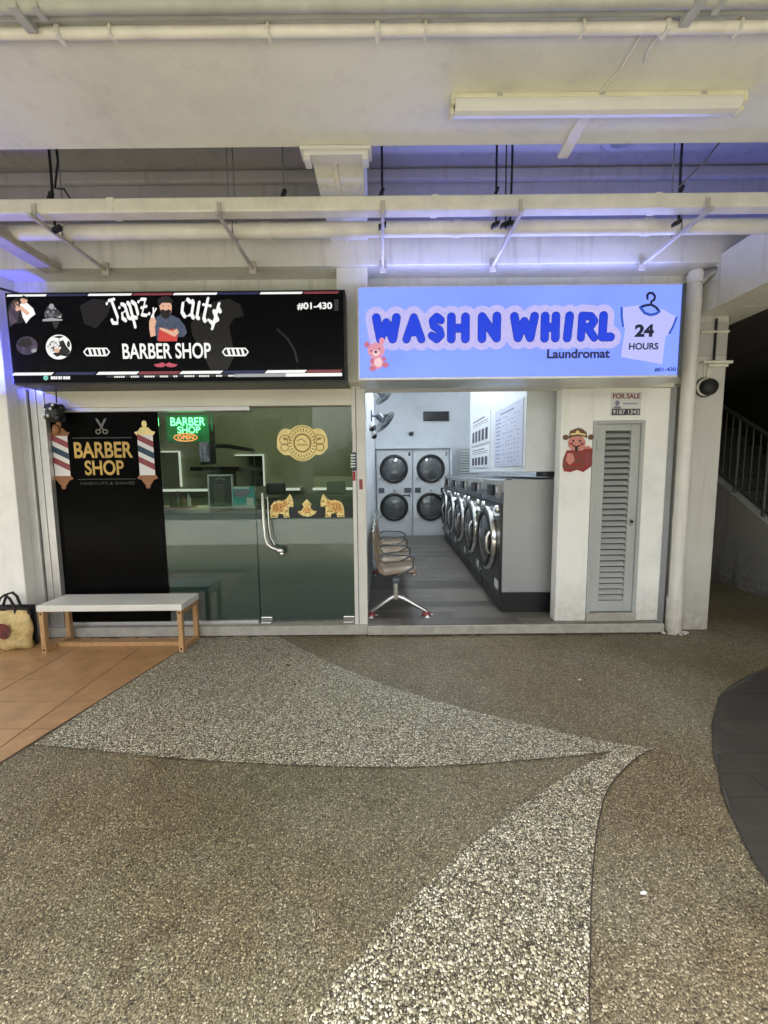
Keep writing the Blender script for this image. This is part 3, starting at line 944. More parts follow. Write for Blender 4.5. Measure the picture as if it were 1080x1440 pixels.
for x, r, m, lb in rods:
    t = thing('hanger_rod', (x, 3.02, 3.5), lb, 'hanger rod', 'hanger rods above the trunking')
    sway = random.uniform(-0.01, 0.01)
    MB().tube([(x, 3.06, 3.40), (x + sway, 3.06, 3.8), (x, 3.06, 4.399)], r * 0.72, 8).build('rod', m, t)
    MB().tube([(x, 3.06, 4.36), (x, 3.06, 4.398)], r * 2, 8).build('anchor', 'rod', t)
    if r > 0.0075 and x != 0.93:
        MB().obox((x - 0.012, 3.05, 3.57), (0.012, 0, 0), (0, 0.012, 0), (0.018, 0, 0.045)).build('cable_tie', 'blackrub', t)
    if m == 'blackrub':
        MB().obox((x, 3.08, 3.385), (0.028, 0, 0.012), (0, 0.016, 0), (0, 0, 0.014)).build('clamp', 'blackrub', t)
wq = MB()
wq.tube([(-2.30, 3.03, 4.39), (-2.27, 3.03, 3.8), (-2.30, 3.02, 3.62), (-2.22, 3.0, 3.60), (-2.20, 3.03, 3.55), (-2.27, 3.03, 3.55)], 0.007, 6)
tag(wq.build('loose_cable', 'blackrub'), 'loop of loose black cable hanging at the far left above the trunking', 'cable')
wq = MB().tube([(2.78, 3.06, 4.39), (2.30, 3.05, 3.78), (2.12, 3.05, 3.60)], 0.007, 6)
tag(wq.build('slanting_wire', 'rod'), 'thin pale wire slanting down to the thick black rod at the right', 'wire')

dtc = thing('ceiling_disc', (2.03, 3.58, 4.4), 'round grey disc on the recess ceiling above the lit blue sign', 'ceiling disc')
MB().lathe([(0.20, 0), (0.20, -0.02), (0.17, -0.035), (0.0, -0.04)], (2.03, 3.58, 4.399), (0, 0, 1), 28).build('cover', 'recess', dtc)
MB().lathe([(0.12, -0.03), (0.12, -0.05), (0.0, -0.055)], (2.03, 3.58, 4.399), (0, 0, 1), 24).build('centre', 'pipegrey', dtc)

lsb = thing('added_blue_strip', (2.0, 3.72, 3.741), 'added blue light strip on the beam, tinting the recess above the laundromat sign', 'added light')  # unseen strip, added to turn the recess blue
B(0.1, 4.2, 3.70, 3.725, 3.7405, 3.752).build('added_channel', 'alu', lsb)
B(0.12, 4.18, 3.704, 3.721, 3.7522, 3.758).build('added_light_line', 'added_glow_line', lsb)

# batten lamp on the ceiling with its flat conduit
la = thing('batten_lamp', (1.165, 2.36, 3.6), 'long unlit batten lamp with yellowed housing on the walkway ceiling', 'lamp')
B(0.385, 1.945, 2.312, 2.405, 3.576, 3.599).build('housing', 'lampcream', la, 0.005)
df = MB()
prof = [(2.316, 3.575), (2.314, 3.556), (2.319, 3.540), (2.333, 3.527), (2.358, 3.521), (2.382, 3.526), (2.397, 3.540), (2.402, 3.556), (2.40, 3.575)]
for i in range(len(prof) - 1):
    a, b = prof[i], prof[i + 1]
    df.add([(0.40, a[0], a[1]), (1.93, a[0], a[1]), (1.93, b[0], b[1]), (0.40, b[0], b[1])], [(3, 2, 1, 0)], True)
df.build('diffuser', 'diffuser', la)
for x in (0.375, 1.93):
    MB().box(x, x + 0.024, 2.308, 2.412, 3.545, 3.5985).box(x, x + 0.024, 2.33, 2.39, 3.515, 3.545).build('end_cap', 'lampcream', la, 0.008)
for x in (0.62, 1.16, 1.7):
    B(x, x + 0.03, 2.309, 2.3119, 3.579, 3.594).build('clip', 'pipegrey', la)
MB().box(1.10, 1.16, 2.42, 2.72, 3.575, 3.5985)
tag(B(1.12, 1.185, 2.41, 2.73, 3.572, 3.5985).build('flat_conduit', 'pipe', None, 0.004), 'short flat cream conduit from the batten lamp over the ceiling edge', 'conduit')
tag(MB().tube([(1.20, 2.0, 3.592), (1.20, 2.2, 3.592), (1.16, 2.315, 3.592)], 0.006, 6).build('lamp_cable', 'pipe'), 'thin painted cable on the ceiling leading to the batten lamp', 'cable')

for x in (-1.9, -1.2, -0.5, 0.2, 0.9, 1.6):
    B(x, x + 0.012, 1.955, 2.012, 3.548, 3.5995).build('clip', 'pipe', pC, 0.003)
tag(MB().tube([(1.285, 2.02, 3.594), (1.282, 2.10, 3.594), (1.30, 2.16, 3.594)], 0.008, 6).build('cable_stub', 'pipe'), 'short painted cable stub on the ceiling near the batten lamp', 'cable')

# ================================================================== BARBER SHOPFRONT
sf = thing('barber_shopfront', (-1.8, 3.9, 0), 'glazed barber shopfront with a black covered pane and a glass door', 'shopfront')
GY0, GY1 = 3.90, 3.91
for x0, x1, d in ((-3.435, -3.355, 3.83), (-3.345, -3.285, 3.855), (-3.275, -3.205, 3.85)):
    B(x0, x1, d, 3.99, 0.0, 2.42).build('jamb', 'alu', sf, 0.004)
B(-3.435, -3.205, 3.90, 3.985, 0.0, 2.419).build('jamb_groove', 'groove', sf)
B(-3.205, -0.30, 3.86, 3.985, 2.245, 2.419).build('header_panel', 'header', sf, 0.004)
B(-3.205, -0.30, 3.845, 3.86, 2.375, 2.40).build('header_trim', 'header', sf, 0.003)
B(-3.205, -1.27, 3.862, 3.96, 2.205, 2.244).build('top_channel', 'alu', sf, 0.003)
B(-3.205, -1.27, 3.875, 3.94, 0.10, 0.132).build('bottom_channel', 'alu', sf, 0.003)
mu_ = B(-0.30, -0.172, 3.845, 3.99, 0.0, 2.419).build('mullion', 'frame', sf, 0.006)
B(-0.262, -0.255, 3.842, 3.846, 0.05, 2.40).build('mullion_groove', 'groove', mu_)
for (u0, v0, u1, v1, m) in ((491, 606, 496, 634, 'redprint'), (491, 636, 501, 662, 'blueprint'), (492, 663, 500, 676, 'stickred'), (505, 674, 510, 688, 'redprint')):
    a, b = at(u0, v0, 3.843), at(u1, v1, 3.843)
    B(max(a.x, -0.298), b.x, 3.8425, 3.8447, b.z, a.z).build('sticker', m, mu_)
for k in range(5):
    a = at(493, 641 + 4 * k, 3.842)
    B(a.x, a.x + 0.045, 3.8417, 3.8425, a.z, a.z + 0.012).build('sticker_line', 'whiteprint', mu_)
# black filmed fixed pane
bp_ = B(-3.205, -2.165, GY0, GY1, 0.13, 2.206).build('black_pane', 'blackfilm', sf)
YP = 3.8985
def pole(cx, z0, z1, wd, gold_cap):
    """printed striped barber pole on the glass"""
    m1 = MB()
    addflat(m1, [(cx - wd / 2, z0), (cx + wd / 2, z0), (cx + wd / 2, z1), (cx - wd / 2, z1)], YP)
    m1.build('pole_white', 'whiteprint', bp_)
    h = z1 - z0
    sl = -0.075
    for t0, m in ((0.18, 'redprint'), (0.46, 'blueprint'), (0.74, 'redprint')):
        mb = MB()
        za = z0 + h * t0
        addflat(mb, [(cx - wd / 2, za + 0.055), (cx + wd / 2, za + 0.055 + sl), (cx + wd / 2, za + 0.115 + sl), (cx - wd / 2, za + 0.115)], YP - 0.0006)
        mb.build('pole_stripe', m, bp_)
    c = MB()
    addflat(c, [(cx - wd * 0.68, z1 + 0.03), (cx - wd * 0.55, z1), (cx + wd * 0.55, z1), (cx + wd * 0.68, z1 + 0.03), (cx + wd * 0.45, z1 + 0.04), (cx + wd * 0.24, z1 + 0.075), (cx - wd * 0.24, z1 + 0.075), (cx - wd * 0.45, z1 + 0.04)], YP - 0.0005)
    addflat(c, disc(cx, z1 + 0.105, wd * 0.17, 0.034), YP - 0.0006)
    c.build('pole_cap', 'gold' if gold_cap else 'bronze', bp_)
    c = MB()
    addflat(c, [(cx - wd * 0.68, z0 - 0.03), (cx - wd * 0.55, z0), (cx + wd * 0.55, z0), (cx + wd * 0.68, z0 - 0.03), (cx + wd * 0.4, z0 - 0.045), (cx + wd * 0.2, z0 - 0.09), (cx - wd * 0.2, z0 - 0.09), (cx - wd * 0.4, z0 - 0.045)], YP - 0.0005)
    addflat(c, disc(cx, z0 - 0.105, wd * 0.16, 0.024), YP - 0.0006)
    c.build('pole_foot', 'bronze', bp_)
pole(-3.125, 1.60, 1.985, 0.150, False)
pole(-2.300, 1.60, 1.985, 0.150, True)
text('BARBER', -2.995, -2.43, 1.772, 1.925, YP, 'lettering', 'goldtext', bp_, bold=0.022)
text('SHOP', -2.905, -2.525, 1.605, 1.748, YP, 'lettering', 'goldtext', bp_, bold=0.022)
text('HAIRCUTS & SHAVES', -2.96, -2.43, 1.512, 1.54, YP, 'lettering', 'dimprint', bp_, bold=0.01)
rl_ = MB()
addflat(rl_, [(-3.0, 1.958), (-2.43, 1.958), (-2.43, 1.968), (-3.0, 1.968)], YP)
rl_.build('rule', 'dimprint', bp_)
rl_ = MB()
addflat(rl_, [(-2.98, 1.562), (-2.42, 1.562), (-2.42, 1.569), (-2.98, 1.569)], YP)
rl_.build('rule', 'dimprint', bp_)
sc = MB()
for sx in (-1, 1):
    cx_ = -2.713
    addflat(sc, [(cx_ + sx * 0.004, 2.055), (cx_ + sx * 0.052, 2.14), (cx_ + sx * 0.045, 2.15), (cx_ + sx * 0.026, 2.135), (cx_ - sx * 0.012, 2.065)], YP - 0.0003 * (sx + 1))
    pts = [(cx_ - sx * 0.034 + 0.022 * math.cos(a), 2.022 + 0.019 * math.sin(a)) for a in [2 * math.pi * k / 14 for k in range(15)]]
    stroke(sc, pts, 0.006, YP - 0.0008, 6)
    stroke(sc, [(cx_ + sx * 0.002, 2.062), (cx_ - sx * 0.02, 2.04)], 0.006, YP - 0.002, 6)
sc.build('scissors', 'greyprint', bp_)
# clear fixed pane and the door
gp = B(-2.163, -1.262, GY0, GY1, 0.13, 2.206).build('glass_pane', 'glass', sf)
B(-2.160, -1.264, 3.9125, 3.9145, 0.134, 1.215).build('frosted_film', 'film', gp)
dr = B(-1.256, -0.305, GY0, GY1, 0.125, 2.235).build('glass_door', 'glass', sf)
B(-1.253, -0.308, 3.9125, 3.9145, 0.13, 1.165).build('frosted_film', 'film', dr)
for x in (-1.25, -0.42):
    B(x, x + 0.115, 3.892, 3.919, 0.112, 0.165).build('patch_fitting', 'chrome', dr, 0.004)
    B(x, x + 0.105, 3.880, 3.93, 0.1005, 0.111).build('floor_plate', 'chrome', sf, 0.002)
MB().tube([(-1.168, 3.835, 1.42), (-1.166, 3.83, 1.15), (-1.160, 3.83, 1.00), (-1.140, 3.83, 0.92), (-1.10, 3.83, 0.885), (-1.04, 3.83, 0.865)], 0.014, 12).build('pull_handle', 'chrome', dr)
MB().tube([(-1.125, 3.845, 1.38), (-1.122, 3.845, 1.10), (-1.108, 3.845, 0.98), (-1.07, 3.845, 0.91)], 0.006, 8).build('inner_pull', 'chrome', dr)
MB().sphere((-1.015, 3.83, 0.855), 0.034, 14, (1.1, 0.8, 0.9)).sphere((-1.0, 3.83, 0.825), 0.026, 12).build('handle_end', 'chrome', dr)
for z in (1.38, 0.87):
    MB().tube([(-1.165 if z > 1 else -1.04, 3.835, z), (-1.165 if z > 1 else -1.04, 3.90, z)], 0.009, 8).build('standoff', 'chrome', dr)
# gold emblem on the door: three lobes with rings, 4 mm proud
def emblem_outline(s):
    cx, cz = -0.783, 1.895
    pts = []
    for k in range(72):
        a = 2 * math.pi * k / 72
        best = 0
        d = Vector((math.cos(a), math.sin(a)))
        for (ox, oz, rx, rz) in ((0, 0, 0.158 * s, 0.172 * s), (-0.155, 0.012, 0.09 * s, 0.128 * s), (0.155, 0.012, 0.09 * s, 0.128 * s), (-0.175, -0.03, 0.072 * s, 0.06 * s), (0.175, -0.03, 0.072 * s, 0.06 * s)):
            A = (d.x / rx) ** 2 + (d.y / rz) ** 2
            Bq = -2 * (d.x * ox / rx ** 2 + d.y * oz / rz ** 2)
            Cq = (ox / rx) ** 2 + (oz / rz) ** 2 - 1
            D = Bq * Bq - 4 * A * Cq
            if D > 0:
                best = max(best, (-Bq + math.sqrt(D)) / (2 * A))
        pts.append((cx + d.x * best, cz + d.y * best))
    return pts
MB().slab(emblem_outline(1.0), 3.894, 3.8995).build('emblem', 'gold', dr)
em = MB()
def ring(mb, cx, cz, rx, rz, r, y, n=26):
    stroke(mb, [(cx + rx * math.cos(2 * math.pi * k / n), cz + rz * math.sin(2 * math.pi * k / n)) for k in range(n + 1)], r, y, 6)
ring(em, -0.783, 1.895, 0.078, 0.082, 0.006, 3.8935)
ring(em, -0.783, 1.895, 0.088, 0.092, 0.002, 3.8935)
ring(em, -0.783, 1.895, 0.142, 0.156, 0.003, 3.8935, 36)
ring(em, -0.950, 1.925, 0.05, 0.048, 0.004, 3.8935, 16)
ring(em, -0.616, 1.925, 0.05, 0.048, 0.004, 3.8935, 16)
ring(em, -0.955, 1.855, 0.036, 0.036, 0.004, 3.8935, 16)
ring(em, -0.612, 1.855, 0.036, 0.036, 0.004, 3.8935, 16)
stroke(em, [(-0.83, 1.915), (-0.79, 1.935), (-0.75, 1.905)], 0.004, 3.8935, 6)
for k in range(9):
    stroke(em, [(-0.83 + 0.012 * k, 1.872), (-0.83 + 0.012 * k, 1.884)], 0.0035, 3.8935, 5)
for k in range(26):                                     # a ring of short strokes stands for the small unreadable ornament
    a = 2 * math.pi * k / 26
    c_, s_ = math.cos(a), math.sin(a)
    stroke(em, [(-0.783 + 0.104 * c_, 1.895 + 0.112 * s_), (-0.783 + 0.128 * c_, 1.895 + 0.138 * s_)], 0.0045, 3.8935, 5)
for sx in (-1, 1):
    for k in range(6):
        a = 0.6 + k * 0.5
        stroke(em, [(-0.783 + sx * (0.167 + 0.028 * math.cos(a)), 1.925 + 0.028 * math.sin(a)), (-0.783 + sx * 0.167, 1.925)], 0.003, 3.8935, 5)
em.build('emblem_lines', 'golddark', dr)
# two gold elephants face each other across a seated lotus, printed on the door
def elephant(cx, sx):
    z = 1.172
    q = lambda l: [(cx + sx * a, z + b) for a, b in l]
    body = [(-0.115, 0.0), (-0.115, 0.05), (-0.105, 0.12), (-0.075, 0.155), (-0.03, 0.17), (0.02, 0.165), (0.05, 0.185), (0.075, 0.215), (0.083, 0.235), (0.1, 0.21), (0.112, 0.17), (0.118, 0.14), (0.112, 0.10), (0.09, 0.11), (0.07, 0.10), (0.068, 0.05), (0.075, 0.0), (0.02, 0.0), (0.012, 0.035), (-0.03, 0.04), (-0.045, 0.0)]
    MB().slab(q(body), 3.8955, 3.8995).build('elephant', 'gold', dr)
    MB().slab(q([(-0.095, 0.05), (-0.085, 0.125), (-0.03, 0.15), (0.015, 0.145), (0.02, 0.06), (-0.04, 0.055)]), 3.8935, 3.8954).build('elephant_cloth', 'goldorange', dr)
    MB().slab(q(disc(0.038, 0.135, 0.024, 0.034, 14)), 3.8925, 3.8944).build('elephant_ear', 'goldorange', dr)
    l = MB()
    for a in (-0.075, -0.045, -0.015):
        stroke(l, q([(a, 0.07), (a + 0.008, 0.13)]), 0.004, 3.8928, 5)
    stroke(l, q([(0.082, 0.165), (0.088, 0.17)]), 0.005, 3.895, 6)
    stroke(l, q([(-0.10, 0.012), (-0.06, 0.012)]), 0.004, 3.895, 5)
    stroke(l, q([(0.028, 0.012), (0.066, 0.012)]), 0.004, 3.895, 5)
    l.build('elephant_lines', 'golddark', dr)
elephant(-1.005, 1)
elephant(-0.505, -1)
z = 1.178
MB().slab([(-0.85, z + 0.055), (-0.835, z + 0.03), (-0.79, z + 0.006), (-0.755, z), (-0.72, z + 0.006), (-0.675, z + 0.03), (-0.66, z + 0.055), (-0.70, z + 0.06), (-0.725, z + 0.10), (-0.71, z + 0.125), (-0.735, z + 0.15), (-0.757, z + 0.175), (-0.78, z + 0.15), (-0.803, z + 0.125), (-0.787, z + 0.10), (-0.812, z + 0.06)], 3.8955, 3.8995).build('lotus_figure', 'gold', dr)
MB().slab([(-0.80, z + 0.05), (-0.757, z + 0.115), (-0.712, z + 0.05), (-0.755, z + 0.035)], 3.8935, 3.8954).build('lotus_heart', 'goldorange', dr)

M['goldornate'] = photo('ornate gold print', [(0.34, srgb(140, 100, 46)), (0.44, srgb(222, 196, 112)), (0.6, srgb(246, 232, 168)), (0.7, srgb(205, 160, 84))], 55, 0)
M['goldbusy'] = photo('busy orange gold print', [(0.36, srgb(110, 62, 22)), (0.46, srgb(216, 140, 58)), (0.58, srgb(240, 206, 130)), (0.68, srgb(160, 92, 36))], 75, 0)
for o in list(dr.children):
    if o.name.startswith(('elephant', 'lotus')) and not o.name.startswith(('elephant_cloth', 'elephant_ear', 'elephant_lines', 'lotus_heart')):
        o.data.materials[0] = M['goldornate']
    elif o.name.startswith(('elephant_cloth', 'elephant_ear', 'lotus_heart')):
        o.data.materials[0] = M['goldbusy']
# ------------------------------------------------------------------ things inside the barber shop
tag(B(-1.22, -0.34, 4.55, 4.9, 0.10, 1.335).build('black_cabinet', 'leather', None, 0.01), 'black cabinet just inside the glass door, behind the golden elephants', 'cabinet')
ct = thing('reception_counter', (-2.0, 4.6, 0.1), 'grey reception counter with a cream top behind the barber glass', 'counter')
B(-2.75, -1.88, 4.28, 4.75, 1.185, 1.235).build('counter_top', 'counter', ct, 0.006)
B(-2.72, -1.25, 4.32, 4.72, 0.10, 1.18).build('body', 'counterbody', ct)
mb_ = thing('menu_board', (-1.75, 4.32, 1.24), 'small black menu board in a white frame, standing on the counter edge', 'menu board')
for (x0, x1, z0, z1) in ((-1.895, -1.878, 1.236, 1.60), (-1.640, -1.623, 1.236, 1.60), (-1.877, -1.641, 1.583, 1.60), (-1.877, -1.641, 1.236, 1.253)):
    B(x0, x1, 4.29, 4.315, z0, z1).build('frame', 'whiteprint', mb_, 0.003)
B(-1.878, -1.640, 4.30, 4.312, 1.254, 1.582).build('board', 'chalk', mb_)
l = MB()
for k in range(8):
    x = -1.85 + random.uniform(0, 0.02)
    addflat(l, [(x, 1.30 + k * 0.026), (x + random.uniform(0.09, 0.18), 1.30 + k * 0.026), (x + 0.1, 1.308 + k * 0.026), (x, 1.308 + k * 0.026)], 4.2985)
stroke(l, [(-1.81, 1.545), (-1.76, 1.565), (-1.71, 1.545)], 0.008, 4.2985, 6)
l.build('chalk_line', 'greyprint', mb_)
tc = thing('price_card', (-1.5, 4.3, 1.23), 'teal and white printed card propped beside the menu board', 'card')
B(-1.622, -1.385, 4.27, 4.276, 1.232, 1.475).build('card', 'cardteal', tc)
l = MB()
addflat(l, [(-1.62, 1.234), (-1.387, 1.234), (-1.387, 1.268), (-1.62, 1.268)], 4.2688)
addflat(l, [(-1.475, 1.269), (-1.40, 1.269), (-1.40, 1.35), (-1.475, 1.35)], 4.2688)
addflat(l, [(-1.61, 1.445), (-1.44, 1.445), (-1.44, 1.468), (-1.61, 1.468)], 4.2688)
l.build('card_white', 'whiteprint', tc)
l = MB()
for k in range(3):
    addflat(l, [(-1.60, 1.365 + 0.025 * k), (-1.47 + 0.02 * k, 1.365 + 0.025 * k), (-1.47 + 0.02 * k, 1.377 + 0.025 * k), (-1.60, 1.377 + 0.025 * k)], 4.2687)
l.build('card_print', 'cardpink', tc)
ns = thing('neon_sign', (-1.99, 4.0, 2.2), 'green and orange neon barber sign hanging behind the clear pane', 'neon sign')
B(-2.155, -1.735, 4.02, 4.03, 1.925, 2.19).build('backing', 'neon_back', ns)
text('BARBER', -2.105, -1.765, 2.085, 2.165, 4.012, 'lettering', 'neon_green', ns, bold=0.006)
text('SHOP', -2.04, -1.815, 2.012, 2.077, 4.012, 'lettering', 'neon_green', ns, bold=0.006)
text('OPEN', -2.045, -1.885, 1.951, 1.990, 4.012, 'lettering', 'neon_orange', ns, bold=0.010)
ov = MB().tube([(-1.965 + 0.115 * math.cos(2 * math.pi * k / 24), 4.012, 1.970 + 0.036 * math.sin(2 * math.pi * k / 24)) for k in range(24)], 0.0035, 6, True)
ov.build('oval_tube', 'neon_orange', ns)
for x in (-2.11, -1.78):
    MB().tube([(x, 4.025, 2.19), (x, 4.025, 2.899)], 0.003, 6).build('cord', 'rod', ns)
B(-1.715, -1.70, 4.03, 4.04, 2.03, 2.20).build('side_tube', 'neon_back', ns)
tv = thing('television', (-2.45, 5.6, 2.0), 'dark flat television hung turned away, high in the barber shop', 'television')
MB().obox((-2.43, 5.55, 2.0), (0.18, -0.24, 0), (0.03, 0.0225, 0), (0, 0, 0.26)).build('casing', 'black', tv, 0.01)
MB().obox((-2.461, 5.527, 2.01), (0.165, -0.22, 0), (0.002, 0.0015, 0), (0, 0, 0.235)).build('screen', 'screen', tv)
MB().tube([(-2.40, 5.58, 2.0), (-2.2, 5.7, 2.0), (-2.2, 6.79, 2.0)], 0.03, 10).build('wall_arm', 'black', tv)
tag(B(-2.95, -2.2, 6.1, 6.79, 1.66, 1.72).build('wall_ledge', 'black', None, 0.006), 'black ledge below the television at the back of the barber shop', 'shelf')
sh = [(-3.9, -2.79, 'whiteprint', 'pale wall shelf at the left, seen past the striped pole print'), (-1.78, -1.36, 'led_pink', 'short pale pink shelf between menu board and door handle'), (-1.17, -0.40, 'led_pink', 'long pale pink shelf above the gold elephants')]
for x0, x1, m, lb in sh:
    t = thing('wall_shelf', ((x0 + x1) / 2, 6.6, 1.34), lb, 'shelf', 'shelves on the barber back wall')
    B(x0, x1, 6.52, 6.799, 1.325, 1.375).build('board', m, t, 0.004)
    B(x0 + 0.01, x1 - 0.01, 6.505, 6.519, 1.33, 1.37).build('edge_light', 'led_white', t)
mr_ = [(-3.70, -3.43, 1.40, 2.00, 'left lit mirror frame, beside the striped pole print'), (-2.30, -2.02, 1.40, 1.93, 'lit mirror frame above the black menu board')]
for x0, x1, z0, z1, lb in mr_:
    t = thing('lit_mirror', ((x0 + x1) / 2, 6.79, z0), lb, 'mirror', 'lit mirrors in the barber shop')
    B(x0 - 0.2, x1 - 0.02, 6.775, 6.799, z0, z1 - 0.02).build('mirror', 'mirror', t)
    B(x1 - 0.014, x1, 6.75, 6.798, z0, z1).build('led_frame', 'led_white', t)
    B(x0 - 0.2, x1 - 0.021, 6.75, 6.798, z1 - 0.02, z1).build('led_frame', 'led_white', t)
for cx, lb in ((-1.36, 'black padded barber chair behind the door handle'), (-0.60, 'black padded barber chair behind the right golden elephant')):
    t = thing('barber_chair', (cx, 5.3, 0.1), lb, 'barber chair', 'barber chairs')
    MB().lathe([(0.3, 0.0), (0.3, 0.03), (0.06, 0.07), (0.06, 0.42)], (cx, 5.35, 0.10)).build('base', 'chrome', t)
    B(cx - 0.26, cx + 0.26, 5.08, 5.6, 0.5, 0.64).build('seat', 'leather', t, 0.04, 3)
    B(cx - 0.25, cx + 0.25, 5.0, 5.12, 0.6, 1.30).build('backrest', 'leather', t, 0.04, 3)
    B(cx - 0.12, cx + 0.12, 4.99, 5.08, 1.34, 1.50).build('headrest', 'leather', t, 0.03, 3)
    for sx in (-0.31, 0.26):
        B(cx + sx, cx + sx + 0.05, 5.1, 5.5, 0.78, 0.84).build('armrest', 'leather', t, 0.02)
t = thing('bottle_group_tray', (-2.25, 4.5, 1.235), 'small tray of barber bottles on the counter beside the striped pole print', 'tray')
B(-2.40, -2.14, 4.33, 4.55, 1.2355, 1.25).build('tray', 'bronze', t, 0.004)
for k, (x, h, r) in enumerate(((-2.35, 0.12, 0.03), (-2.29, 0.17, 0.028), (-2.23, 0.10, 0.035), (-2.17, 0.14, 0.022))):
    MB().lathe([(r, 0), (r, h * 0.65), (r * 0.4, h * 0.8), (r * 0.4, h), (0, h)], (x, 4.42, 1.2505), (0, 0, 1), 14).build('bottle', ('black', 'drumglass', 'bronze', 'whiteprint')[k], t)
t = thing('shop_light', (-2.0, 5.0, 2.9), 'warm tube light on the barber shop ceiling', 'ceiling light')
B(-2.7, -1.1, 4.95, 5.05, 2.84, 2.899).build('housing', 'whiteprint', t)
MB().tube([(-2.65, 5.0, 2.81), (-1.15, 5.0, 2.81)], 0.03, 10).build('tube', 'tube_warm', t)
# ================================================================== LIT SIGNS
# ---- barber sign
BY = 3.55
bs = thing('barber_sign', (-1.75, 3.55, 2.35), 'wide black barber shop sign box with white lettering and a bearded man', 'shop sign')
a, b = at(5, 410, BY), at(486, 538, BY)
x0, x1, z1, z0 = at(6, 410, BY).x, at(485, 407, BY).x, 3.155, 2.392
B(x0, x1, BY, 3.895, z0, z1).build('cabinet', 'black', bs, 0.006)
B(x0 + 0.015, x1 - 0.015, BY - 0.006, BY, z0 + 0.015, z1 - 0.015).build('face', 'bs_face', bs)
FY = BY - 0.0075
P = lambda u, v: p2(u, v, FY)
def pix(poly, dy=0.0):
    return flat([P(*q) for q in poly], FY - dy)
def par(u0, u1, v, h, sk=4):
    """slanted stripe segment; follows the sign's edge, which the camera sees tilted by a hair"""
    f = lambda u, dv: (u, v + dv - 0.0096 * (u - 240))
    return [f(u0, h), f(u0 + sk, 0), f(u1 + sk, 0), f(u1, h)]
for m, segs in (('bs_white', [(9, 64), (123, 184), (243, 304), (365, 424)]), ('bs_red', [(186, 241), (426, 475)]), ('bs_navy', [(66, 121), (306, 363)])):
    for u0, u1 in segs:
        mb = MB()
        addflat(mb, [P(*q) for q in par(u0, u1, 412.0, 3.0, 2)], FY)
        mb.build('top_stripe', m, bs)
for m, segs in (('bs_white', [(16, 72), (135, 192), (252, 310), (372, 428)]), ('bs_red', [(194, 250), (430, 478)]), ('bs_navy', [(76, 132), (312, 370)])):
    for u0, u1 in segs:
        mb = MB()
        addflat(mb, [P(*q) for q in par(u0, u1, 522.0, 4.0, 4)], FY)
        mb.build('bottom_stripe', m, bs)
for u0, u1, m in ((150, 250, 'bs_darkgrey'), (250, 330, 'bs_darkgrey'), (330, 402, 'bs_grey'), (402, 481, 'bs_white')):
    mb = MB()
    addflat(mb, [P(*q) for q in par(u0, u1, 526.6, 4.6 if u0 > 300 else 3.6, 0)], FY)
    mb.build('bottom_band', m, bs)
l = MB()
for u0, u1 in ((161, 176), (184, 197), (203, 218), (225, 238), (244, 252), (259, 275), (280, 296), (304, 315), (321, 331)):
    for k in range(int((u1 - u0) / 3)):
        uu = u0 + 3 * k
        vv = 528.0 - 0.0096 * (uu - 240)
        addflat(l, [P(uu, vv), P(uu + 2.2, vv), P(uu + 2.2, vv + 2.4), P(uu, vv + 2.4)], FY - 0.0008)
l.build('small_print', 'bs_white', bs)
l = MB()
for k, wd in enumerate((3, 3, 2.4, 3, 2, 3, 3, 2.6)):
    uu = 71.5 + 3.5 * k
    addflat(l, [P(uu, 529.2), P(uu + wd, 529.2), P(uu + wd, 533.4), P(uu, 533.4)], FY - 0.0008)
l.build('small_print', 'bs_white', bs)
pix(disc(64.5, 531.3, 3.6, 3.6, 16), 0.0008).build('phone_icon', 'bs_teal', bs)
# the four small photographs at the left
def pic(parts):
    for k, (poly, m) in enumerate(parts):
        pix(poly, 0.0004 + 0.0003 * k).build('small_photo', m, bs)
pic([(disc(26, 437, 15, 18), 'bs_faint'), ([(12, 440), (16, 428), (24, 426), (28, 436), (24, 452), (14, 460)], 'bs_photo_dim'), (disc(22, 428, 4.5, 5.5), 'bs_photo_warm'),
     ([(28, 428), (36, 424), (47, 434), (50, 442), (43, 447), (37, 455), (32, 446)], 'bs_white'), (disc(34, 422, 5, 5.5), 'bs_skin'), ([(29, 420), (33, 415), (39, 418), (39, 422), (33, 420)], 'bs_hair'),
     ([(22, 434), (30, 430), (42, 440), (39, 444), (29, 436), (23, 438)], 'bs_skin')])
pic([([(62, 441), (67, 431), (73, 428), (79, 434), (88, 442), (86, 447), (76, 446), (64, 449)], 'bs_photo_grey'), (disc(72.5, 431, 3.6, 4), 'bs_grey'), ([(60, 449), (74, 447), (88, 449), (88, 451), (60, 452)], 'bs_grey'),
     ([(73, 452), (84, 452), (81, 460), (77, 463)], 'bs_darkgrey')])
pic([(disc(38, 486, 15, 13), 'bs_photo_dim'), ([(25, 484), (30, 476), (42, 476), (46, 484), (40, 488), (28, 488)], 'bs_hair'), ([(44, 492), (52, 490), (51, 495), (45, 496)], 'bs_grey')])
pic([(disc(82.5, 488, 18, 17.5), 'bs_white'), ([(66, 488), (72, 480), (84, 477), (88, 484), (80, 492), (70, 496)], 'bs_photo_white'), ([(83, 481), (89, 478), (93, 486), (99, 494), (96, 502), (86, 500), (80, 494), (86, 490)], 'bs_hair'),
     (disc(96.5, 484, 2.2, 4.5), 'bs_hair'), ([(74, 497), (84, 494), (88, 499), (80, 502)], 'bs_hair'), (disc(80, 493, 4, 3.2), 'bs_skin'), ([(74, 474), (84, 472), (90, 473.5), (84, 476)], 'bs_darkgrey')])
